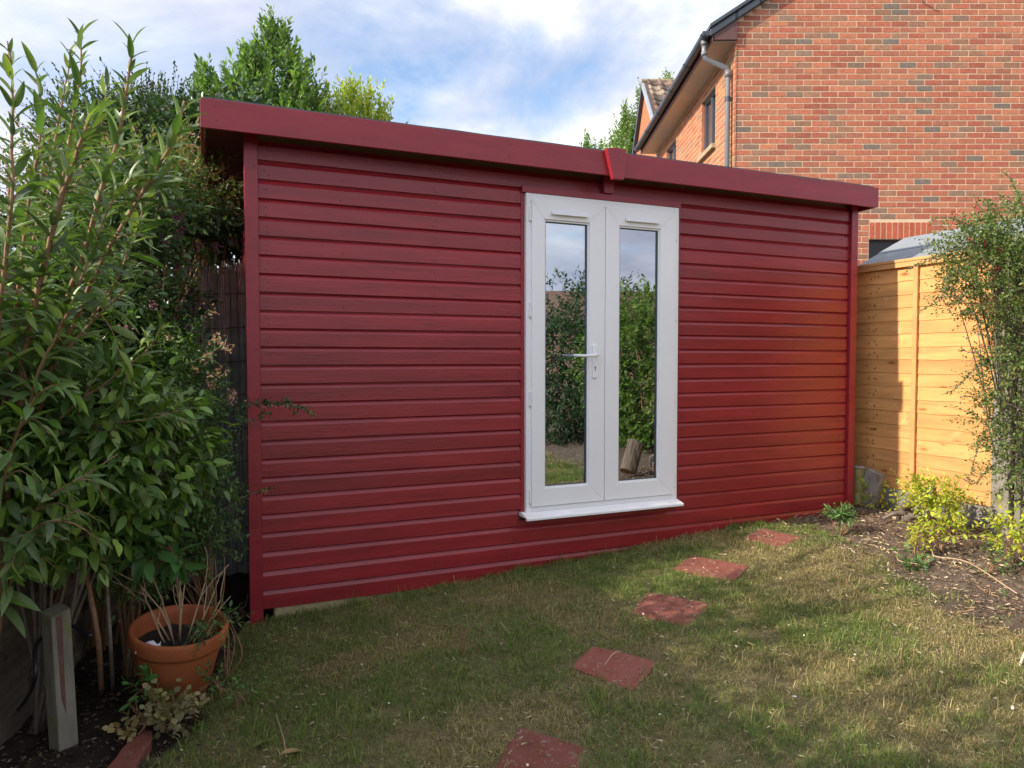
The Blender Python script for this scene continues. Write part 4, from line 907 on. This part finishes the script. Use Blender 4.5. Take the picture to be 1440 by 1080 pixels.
Mx = frames(P, D, L, U, .35); low = (P[:, 2] < 1.75)[:, None]
cols = np.where(low, pick(P_low, len(P), .25), pick(P_main, len(P), .25)); leaves(root, LANCE, Mx, cols, leafm, 300)
print('cane shrub leaves', len(P))

bush('broad_leaved_shrub', 'bushy shrub with drooping broad green leaves low in the left foreground', 'shrub',
     [(at(55, 640, 2.75), (.25, .25, .26), 1), (at(150, 600, 2.85), (.24, .25, .28), 1), (at(110, 720, 2.8), (.25, .22, .16), .8), (at(215, 640, 3.0), (.20, .2, .22), .7), (at(20, 520, 2.9), (.2, .2, .3), .6)],
     BROAD, P_low, leafm, .090, 150, 6, .15, base=tuple(np.r_[at(60, 900, 2.95)[:2], .0]), up=.15, ang=60, droop=.4, nparts=300, stems=2, bark=barkg)
bush('hydrangea_sprig', 'leafy hydrangea sprig with large pointed leaves hanging over the terracotta pot', 'shrub',
     [(at(235, 770, 2.95), (.07, .06, .05), 1)], BROAD, [(.06, .16, .04), (.08, .19, .05)], leafm, .12, 9, 5, .07, base=tuple(G(190, 930)), up=.2, ang=70, droop=.35, nparts=45, stems=2, stemr=.005)
# --- rambling rose between the shrubs and the shed
rb_ = bush('rambling_rose', 'rambling rose with small leaves and pink flower clusters beside the shed corner', 'rose bush',
     [(at(240, 570, 3.4), (.19, .2, .2), 1), (at(268, 665, 3.45), (.14, .2, .2), 1), (at(225, 690, 3.4), (.2, .2, .24), 1), (at(262, 755, 3.5), (.13, .15, .13), .6), (at(195, 480, 3.5), (.15, .2, .15), .6), (at(190, 780, 3.3), (.2, .2, .15), .8), (at(262, 500, 3.45), (.07, .1, .08), .25)],
     MID, P_rose, leafs, .034, 420, 9, .12, base=tuple(G(300, 905)), up=.25, ang=65, droop=.15, stems=7, stemr=.006, nparts=120)
def spray(root, gd, L, sp_, pal, mat, tpl, r_=.003, dens=2, side=.05, name='arching_stem'):
    P = smoothpath([at(*q) for q in gd], 7); put(root, MB().tube(P, list(np.linspace(r_, r_*.4, len(P))), 5), name, barkg)
    LPs = [canepairs(P, sp_, L, .05, 60, dens, .8, .1)]; Pt, Tt, q = along(P, side, .08); tw = MB()
    for p, t_ in zip(Pt, Tt):
        d = t_*.6+RS.randn(3)*.6; d /= np.linalg.norm(d); e = np.array([p, p+d*side*.6, p+d*side*1.3]); tw.tube(e, [.0012, .001, .0008], 3, cap=False); LPs.append(canepairs(e, sp_, L, .1, 60, dens, .8, .1))
    put(root, tw, 'side_twigs', barkg)['kind'] = 'stuff'
    P, D, Ln, U = [np.concatenate(x) for x in zip(*LPs)]; c = pick(pal, len(P), .25); o = batch('spray_leaves', tpl, frames(P, D, Ln, U, .5), c, mat, root, kind='stuff'); o.matrix_local = root.matrix_basis.inverted()
P_dull = [(.05, .10, .05), (.07, .13, .06), (.04, .075, .035), (.11, .14, .05)]
spray(rb_, [(300, 590, 3.6), (345, 572, 3.66), (385, 566, 3.68), (415, 572, 3.68), (437, 580, 3.66)], .036, .014, P_dull, leafs, MID, side=.03)
spray(rb_, [(330, 590, 3.62), (362, 590, 3.64), (368, 580, 3.63)], .034, .02, [(.05, .12, .03), (.07, .15, .04)], leafs, MID, side=.035)
spray(rb_, [(310, 720, 3.5), (340, 700, 3.6), (362, 692, 3.64), (378, 688, 3.64)], .022, .014, [(.09, .11, .035), (.05, .08, .03)], leafs, MID, side=.025)
spray(rb_, [(300, 760, 3.5), (320, 775, 3.55), (335, 790, 3.6), (345, 772, 3.62)], .026, .02, P_rose, leafs, MID, side=.035)
spray(rb_, [(290, 800, 3.4), (300, 760, 3.45), (320, 740, 3.5), (340, 760, 3.52)], .026, .018, P_rose, leafs, MID, side=.035)
spray(rb_, [(250, 600, 3.2), (300, 640, 3.2), (330, 700, 3.25), (332, 760, 3.3)], .03, .02, P_rose, leafs, MID, side=.04)
spray(rb_, [(240, 520, 3.3), (290, 500, 3.3), (320, 480, 3.35)], .022, .018, P_rose, leafs, MID, side=.04)
def flowers(root, spots, cols, name='flower_cluster'):
    for px, py, D_, rad_, n_ in spots:
        c = at(px, py, D_); P = c+RS.randn(n_, 3)*rad_*.5; D = RS.randn(n_, 3)+np.array([-.3, -.8, .4]); Ps = np.repeat(P, 4, 0); Dd = np.repeat(D, 4, 0)+RS.randn(n_*4, 3)*.9
        o = batch(name, SMALL, frames(Ps, Dd, .011*RS.uniform(.8, 1.3, n_*4), roll=.8)*1.0, np.repeat(pick(cols, n_, .2), 4, 0), petal, root, kind='stuff'); o.matrix_local = root.matrix_basis.inverted()
flowers(rb_, [(305, 478, 3.3, .035, 26), (318, 490, 3.3, .03, 22), (290, 503, 3.3, .03, 26), (273, 520, 3.3, .016, 12), (298, 540, 3.3, .035, 26), (325, 560, 3.3, .03, 18), (238, 475, 3.3, .03, 14), (300, 440, 3.4, .04, 16), (328, 555, 3.35, .04, 16), (215, 612, 3.1, .025, 12), (312, 525, 3.3, .04, 20)], [(.55, .28, .24), (.50, .38, .25), (.45, .22, .22), (.48, .42, .26)])
flowers(rb_, [(150, 420, 3.0, .03, 24), (143, 412, 3.0, .02, 12), (216, 432, 3.1, .022, 12), (178, 462, 3.1, .03, 12)], [(.42, .16, .26), (.5, .24, .34)], 'mauve_flower_cluster')
flowers(rb_, [(256, 733, 3.2, .010, 9)], [(.75, .10, .22)], 'pink_rosebud')
flowers(rb_, [(440, 582, 3.66, .012, 8), (375, 690, 3.64, .016, 10)], [(.45, .38, .14)], 'seed_head')

# --- mid layer: buddleia, laurel, bronze leaved shrub, conifer, bay tree, golden tree, filler
bd = bush('buddleia', 'butterfly bush with dark purple flower spikes beside the red roof end', 'shrub',
     [(at(200, 290, 3.7), (.2, .3, .22), .8), (at(160, 380, 3.6), (.26, .3, .3), 1), (at(285, 318, 4.1), (.12, .15, .05), .4), (at(165, 440, 3.7), (.12, .2, .18), .4)],
     MID, [(.07, .12, .05), (.09, .15, .06), (.05, .09, .04)], leafs, .07, 260, 8, .14, base=(-.55, -.35, .03), up=.4, ang=55, droop=.25, nparts=60, stemr=.01)
flowers(bd, [(252, 308, 3.5, .03, 34), (254, 326, 3.5, .028, 24), (232, 340, 3.5, .03, 24), (277, 347, 3.6, .022, 18), (305, 348, 3.8, .03, 20), (250, 375, 3.6, .02, 14), (330, 340, 4, .02, 10)], [(.10, .025, .06), (.16, .03, .09)], 'purple_flower_spike')
bush('bronze_tipped_shrub', 'pale feathery shrub with bronze tips behind the butterfly bush', 'shrub',
     [(at(215, 265, 4.3), (.32, .3, .2), 1), (at(50, 280, 4.3), (.4, .3, .22), 1), (at(275, 290, 4.2), (.2, .2, .22), .8)],
     MID, [(.16, .20, .09), (.12, .17, .08), (.10, .15, .06), (.30, .20, .10)], leafs, .05, 300, 10, .26, base=(-.75, .1, .03), up=.25, ang=50, droop=.1, stemr=.010)
bush('dark_laurel', 'dense dark glossy laurel hedge bush behind the reed screen', 'shrub',
     [(at(300, 240, 5.4), (.45, .5, .45), 1.2), (at(295, 320, 5.7), (.32, .3, .28), 1), (at(240, 250, 5.4), (.4, .4, .45), 1), (at(320, 225, 6.0), (.4, .4, .4), 1)],
     MID, P_dark, gloss, .085, 330, 9, .2, base=(-.3, 1.7, .05), up=.3, ang=60, droop=.2, nparts=60, stemr=.02)
bush('feathery_conifer', 'blue green feathery conifer showing between canes against the sky', 'tree',
     [(at(150, 215, 5.6), (.35, .4, .3), 1), (at(215, 200, 5.8), (.35, .4, .3), 1), (at(250, 230, 5.6), (.25, .3, .28), .7), (at(180, 320, 5.5), (.5, .5, .5), 1.4)],
     SMALL, P_con, leafs, .035, 700, 22, .26, base=(-.9, 1.2, .0), up=.5, ang=35, droop=.0, stemr=.02)
def spire(tip, D_, h, w, nsh, k=0):
    T = at(tip[0], tip[1], D_); out = []
    for i in range(nsh): out.append(T)
    return T
def conical(name, label, tips, pal, mat, L, nl, slen, base, bark=barkg, tpl=MID, up=1.1, nparts=0, ang=50):
    """upright shoots filling several cones: tips = (px,py,D,height,width,count)"""
    root = empty(name, base, label, 'tree'); Ps = []; Ds = []; st = MB()
    for px, py, D_, h, w, cnt in tips:
        T = at(px, py, D_)-np.array([0, 0, slen*.8]); u = RS.rand(cnt)**.75; a = RS.rand(cnt)*6.283; rr = w*(u**.8)*RS.uniform(.45, 1.08, cnt)*(1+.2*np.sin(a*3+px))
        P = np.stack([T[0]+rr*np.cos(a), T[1]+rr*np.sin(a), T[2]-h*u], 1); Ps.append(P); Ds.append(np.stack([np.cos(a)*rr/w*.9, np.sin(a)*rr/w*.9, np.full(cnt, up)], 1)+RS.randn(cnt, 3)*.15)
        st.tube([np.array(base), np.array([T[0]*.5+base[0]*.5, T[1]*.5+base[1]*.5, T[2]-h]), T], [.05, .03, .008], 6)
    P = np.vstack(Ps); D = np.vstack(Ds); lp, ld, ll = shoots(P, D, slen*RS.uniform(.7, 1.3, len(P)), nl, L, ang, 0.02)
    tone = np.repeat(RS.uniform(.75, 1.2, (len(P), 1)), nl, 0); PAL['foliage'] = pal
    leaves(root, tpl, frames(lp, ld, ll, roll=.6), pick(pal, len(lp))*tone, mat, nparts); put(root, st, 'trunk', bark); return root
conical('bay_tree', 'light green bay tree with pointed crown rising above the left roof end',
        [(387, 22, 7.0, 1.3, .62, 420), (345, 62, 6.8, 1.0, .40, 200), (288, 82, 6.8, 1.0, .30, 150), (415, 105, 7.0, .7, .42, 150), (320, 125, 7.0, .8, .6, 220)], P_bay, leafs, .085, 14, .24, (.3, 2.9, .1), nparts=80)
conical('golden_privet_tree', 'yellow green shrub tips showing just above the red roof',
        [(432, 122, 7.3, .5, .22, 60), (460, 120, 7.3, .6, .2, 60), (495, 106, 7.5, .6, .28, 110), (520, 118, 7.5, .6, .25, 90), (538, 128, 7.5, .5, .16, 40), (478, 128, 7.3, .6, .3, 80)], P_yel, leafs, .065, 13, .2, (1.3, 3.2, .1), nparts=40)
bush('mixed_hedge', 'tangled mid green hedge filling the gap between canes and reed screen', 'hedge',
     [(at(40, 400, 4.6), (.6, .4, .45), 1.2), (at(130, 420, 4.2), (.5, .4, .45), 1.3), (at(20, 480, 3.6), (.4, .3, .5), 1), (at(150, 500, 3.7), (.35, .3, .4), 1), (at(90, 620, 3.4), (.4, .25, .35), .8)],
     MID, [(.045, .085, .03), (.06, .11, .04), (.03, .06, .025)], leafs, .065, 340, 9, .2, base=(-1.0, -.2, .0), up=.3, ang=60, droop=.2, stemr=.012)
# poplars behind the tiled house
conical('poplar_tree', 'pale green poplar with several pointed tops behind the tiled house',
        [(905, 118, 26, 5, 1.3, 700), (880, 150, 26, 5, 1.4, 800), (865, 180, 27, 4, 1.2, 500), (940, 100, 27, 5, 1.4, 700), (955, 120, 27, 4, 1.2, 400)], [(.19, .28, .09), (.24, .34, .12), (.14, .22, .07)], leafs, .17, 11, .7, (18, 20, 0), up=1.4, ang=60, tpl=SMALL)
conical('poplar_tree', 'small separate pale green tree top left of the poplar',
        [(827, 188, 28, 3, .8, 350), (845, 200, 28, 3, .8, 250)], [(.20, .30, .10), (.15, .24, .08)], leafs, .17, 11, .6, (14, 22, 0), up=1.4, ang=60, tpl=SMALL)
# unseen hedge line added on the left to shade and dapple the lawn
for i, (x, y, rx, rz) in enumerate([(-2.1, -2.0, .5, 1.5), (-2.1, -3.0, .6, 1.6), (-2.1, -4.3, .6, 1.65), (-2.1, -5.6, .6, 1.55)]):
    bush('boundary_hedge', ['dark laurel hedge bush just outside the left edge, nearest the canes', 'second laurel hedge bush along the left boundary', 'third laurel hedge bush along the left boundary, level with the viewer', 'last laurel hedge bush along the left boundary, behind the viewer'][i], 'hedge',
         [((x, y, rz+.1), (rx, .75, rz), 1)], MID, P_dark, gloss, .11, [300, 330, 380, 380][i], 9, .25, base=(x, y, .0), up=.3, ang=60, droop=.2, group='hedge along the left boundary', stemr=.02)

# --- right side: berry bush
cot = bush('berry_bush', 'twiggy cotoneaster with tiny leaves and red berries over the concrete post', 'shrub',
     [(at(1400, 400, 4.55), (.26, .28, .24), 1.2), (at(1435, 330, 4.6), (.22, .25, .2), 1), (at(1370, 345, 4.6), (.18, .2, .12), .5), (at(1415, 560, 4.5), (.13, .2, .3), .55), (at(1440, 640, 4.4), (.13, .2, .25), .5), (at(1450, 480, 4.4), (.15, .2, .3), .7)],
     SMALL, P_cot, leafs, .030, 380, 13, .15, base=tuple(G(1432, 735)), up=.3, ang=60, droop=.1, stems=9, stemr=.008, bark=barkg)
for gd in ([(1385, 420, 4.5), (1345, 380, 4.5), (1330, 405, 4.5), (1318, 425, 4.5), (1292, 437, 4.5)], [(1400, 330, 4.5), (1360, 315, 4.5), (1330, 305, 4.5), (1305, 312, 4.5)], [(1410, 380, 4.5), (1350, 350, 4.5), (1310, 365, 4.5), (1275, 378, 4.5)],
           [(1440, 300, 4.5), (1430, 270, 4.5), (1420, 250, 4.5), (1408, 240, 4.5)], [(1400, 500, 4.5), (1370, 520, 4.5), (1345, 545, 4.5), (1333, 552, 4.5)], [(1410, 530, 4.5), (1380, 500, 4.5), (1360, 495, 4.5), (1352, 490, 4.5)],
           [(1420, 600, 4.5), (1395, 590, 4.5), (1370, 560, 4.5), (1350, 558, 4.5)], [(1420, 640, 4.5), (1390, 660, 4.5), (1370, 680, 4.5), (1352, 672, 4.5)], [(1420, 560, 4.5), (1385, 610, 4.5), (1372, 640, 4.5), (1366, 668, 4.5)], [(1430, 440, 4.5), (1385, 455, 4.5), (1350, 420, 4.5), (1320, 410, 4.5)], [(1410, 400, 4.5), (1370, 400, 4.5), (1345, 425, 4.5), (1330, 410, 4.5)]):
    spray(cot, gd, .022, .014, P_cot, leafs, SMALL, .0035, 2, .035)
flowers(cot, [(x, y, 4.45, .02, 8) for x, y in ((1364, 337), (1383, 344), (1408, 352), (1400, 378), (1345, 300), (1372, 290), (1340, 318), (1430, 420), (1395, 440))], [(.50, .05, .04), (.42, .04, .05)], 'berry_cluster')
# golden plants in the right bed
def gold(px, py, D_, r, n, label, tpl=MID, *, base=None, cat='plant', L=.045, pal=P_gold, nparts=40, name='golden_shrub', up=.5, hgt=.10):
    c = at(px, py, D_) if D_ else np.minimum(G(px, py+6), [4.74, 9, 9])+[0, 0, .03]; b = base if base is not None else np.r_[c[:2], gz(c[0])-.02]
    return bush(name, label, cat, [(c, (r, r, hgt), 1)], tpl, pal, leafs, L, n, 8, .09, base=tuple(b), up=up, ang=65, droop=.1, nparts=nparts, stems=5, stemr=.004, shell=.2)
gold(1310, 702, 4.85, .20, 170, 'large golden yellow shrub growing on the old stump by the fence', nparts=110, hgt=.12)
gold(1268, 695, None, .10, 22, 'small yellow sprig left of the big golden shrub', hgt=.10, nparts=30)
gold(1325, 745, 4.5, .15, 34, 'low yellow green spray in front of the golden shrub', hgt=.03, nparts=60)
gold(1288, 760, 4.5, .05, 9, 'little yellow green sprig at the front of the right bed', hgt=.03, nparts=30)
gold(1425, 752, 4.2, .13, 55, 'bright golden shrub under the berry bush at the right edge', hgt=.13, nparts=80)
gold(1213, 692, None, .035, 9, 'small yellow green plant left of the concrete offcut', hgt=.05, L=.035, nparts=20)
gold(1242, 692, None, .04, 10, 'small yellow green plant right of the concrete offcut', hgt=.06, L=.035, nparts=20)
PG = [(.10, .20, .05), (.13, .24, .07), (.07, .14, .05)]
gold(1183, 726, 5.0, .05, 30, 'ragged green weed at the foot of the shed right corner', LANCE, hgt=.005, L=.06, pal=PG, name='weed_clump', nparts=30)
gold(1285, 798, 4.25, .035, 14, 'green weed at the front edge of the right bed', hgt=.01, L=.06, pal=PG, name='weed_clump', nparts=20)
gold(1395, 790, 4.1, .05, 20, 'dark green weed beneath the golden shrub at right edge', hgt=.06, L=.035, pal=PG, name='weed_clump', nparts=20)
gold(1318, 862, 3.95, .05, 20, 'green broad leaved weed growing in the lawn at right', hgt=.01, L=.045, pal=PG, name='weed_clump', nparts=20)
gold(1390, 860, 3.8, .07, 26, 'spreading green weed in the lawn near the right edge', hgt=.015, L=.045, pal=PG, name='weed_clump', nparts=20)
gold(1190, 830, 4.0, .03, 8, 'tiny bright green weed in the lawn below the pale fallen leaf', hgt=.005, L=.04, pal=PG, name='weed_clump', nparts=12)
gold(207, 968, 3.0, .035, 9, 'bright green seedling left of the terracotta pot base', hgt=.03, L=.05, pal=[(.08, .22, .05)], name='weed_clump', nparts=25)
gold(302, 955, 3.1, .035, 9, 'small dark weed right of the terracotta pot base', hgt=.03, L=.03, pal=P_rose, name='weed_clump', nparts=10)
gold(292, 882, 3.1, .035, 12, 'weed with toothed leaves growing inside the terracotta pot', hgt=.03, L=.04, pal=P_rose, name='weed_clump', nparts=20, base=at(288, 895, 3.12))
gold(318, 870, 3.3, .04, 8, 'small weed beside the shed left corner post', hgt=.03, L=.035, pal=P_rose, name='weed_clump', nparts=10)
gold(238, 1005, 2.9, .10, 30, 'wilting creeper with round yellowish leaves below the terracotta pot', ROUND, hgt=.015, L=.038, pal=[(.26, .22, .10), (.20, .19, .08), (.32, .28, .15)], name='wilted_creeper', nparts=60, up=.7)
gold(190, 1018, 2.85, .05, 8, 'few yellow wilted leaves at the head of the edging slab', ROUND, hgt=.01, L=.035, pal=[(.34, .28, .12)], name='wilted_creeper', nparts=20)
gold(335, 975, 3.0, .05, 10, 'dark green clover patch on the lawn edge right of the pot', hgt=.008, L=.03, pal=P_rose, name='weed_clump', nparts=10)
gold(655, 880, 3.4, .08, 12, 'low clover clump in the lawn between the pot and the slabs', hgt=.004, L=.02, pal=PG, name='weed_clump', nparts=0)
# stump with roots
sb = G(1275, 728)
st = empty('old_stump', tuple(sb), 'gnarled brown shrub stump with spreading roots in the right bed', 'stump')
put(st, MB().tube(smoothpath([sb+[-.02, -.02, -.02], sb+[.02, .03, .07], at(1300, 697, 4.85), at(1312, 685, 4.85)], 5), [.045]*4+[.036]*5+[.024]*7, 9), 'trunk', barkg)
for a, b, c in (((-.02, 0, .03), (-.10, .02, .035), (-.19, .05, .0)), ((.02, 0, .03), (.12, -.02, .05), (.22, .02, .055)), ((0, -.02, .02), (.06, -.10, .02), (.10, -.16, 0)), ((.0, 0, .03), (.08, .05, .06), (.15, .12, .04))):
    put(st, MB().tube(smoothpath([sb+np.array(a), sb+np.array(b), sb+np.array(c)], 5), list(np.linspace(.024, .010, 11)), 7), 'root', barkg)

# ================================================================== behind the viewer (seen in the glass)
for i, (x, y, rx, ry, rz, pl) in enumerate([(5.3, -2.7, .55, .7, 1.1, P_cot), (5.2, -4.0, .7, .8, 1.15, P_low), (4.9, -5.3, .9, .8, 1.2, P_dark), (6.3, -6.6, 1.0, 1.0, 1.35, P_dark), (7.2, -4.6, .8, 1.0, 1.45, P_bay)]):
    bush('garden_hedge', ['loose hedge shrub next to the log pile, mirrored in the glass', 'green hedge shrub beyond the logs, mirrored in the glass', 'dark hedge shrub mirrored in the left pane', 'tall dark shrub behind the mirrored hedge', 'tall pale shrub behind the mirrored hedge'][i], 'hedge',
         [((x, y, rz+.1), (rx, ry, rz), 1)], MID, pl, leafs, .085, 1700 if i < 3 else 700, 9, .2, base=(x, y, .3), up=.3, ang=60, droop=.2, group='hedge mirrored in the door glass', stemr=.02)
def log(x, y, z, ln, r_, rot, label):
    o = empty('split_log', (x, y, z), label, 'log', 'logs mirrored in the door glass'); o.rotation_euler = rot
    mb = MB(); sg = 14
    for i, t_ in enumerate(np.linspace(0, 1, 6)):
        for k in range(sg): a = 6.283*k/sg; rr = r_*(1+.08*math.sin(3*a)+.05*RS.randn()*.5); mb.v.append((rr*math.cos(a), rr*math.sin(a), ln*t_))
    for i in range(5):
        for k in range(sg): mb.f.append((i*sg+k, i*sg+(k+1) % sg, (i+1)*sg+(k+1) % sg, (i+1)*sg+k)); mb.mi.append(0)
    mb.build('bark', logm, o); m2 = MB(); m2.v = [mb.v[k] for k in range(sg)]+[mb.v[5*sg+k] for k in range(sg)]; m2.f = [tuple(range(sg)), tuple(range(sg, 2*sg))]; m2.mi = [0, 0]; m2.build('end_grain', loge, o)
log(3.84, -2.2, .36, .34, .085, (R(20), R(22), .3), 'tall grey split log leaning in the pile mirrored in the right pane')
log(4.2, -2.1, .38, .34, .10, (R(84), 0, .5), 'brown log lying at the front of the mirrored pile')
log(4.45, -2.35, .40, .36, .12, (R(86), 0, .9), 'thick log lying at the back of the mirrored pile')
log(4.15, -2.10, .55, .30, .07, (R(80), R(10), 1.6), 'small log on top of the mirrored pile')
log(4.45, -2.0, .42, .32, .09, (R(84), 0, 2.2), 'short log at the right of the mirrored pile')
hb = empty('rear_house', (19, -31, 0), 'brown tiled roof of a distant house mirrored in the left pane', 'house', None, R(20))
MB().box(-6, 6, -3, 3, 0, 3.6).build('wall', M('rear_render', (.40, .25, .18), .9), hb)
MB().prism([(-3.4, 3.5), (3.4, 3.5), (0, 5.3)], -6.3, 6.3, 0).build('roof', M('brown_roof', (.16, .09, .065), .9, var=.3, scale=6), hb)
print('objects', len(bpy.data.objects), 'tris', sum(len(m.loops)-2*len(m.polygons) for m in bpy.data.meshes))
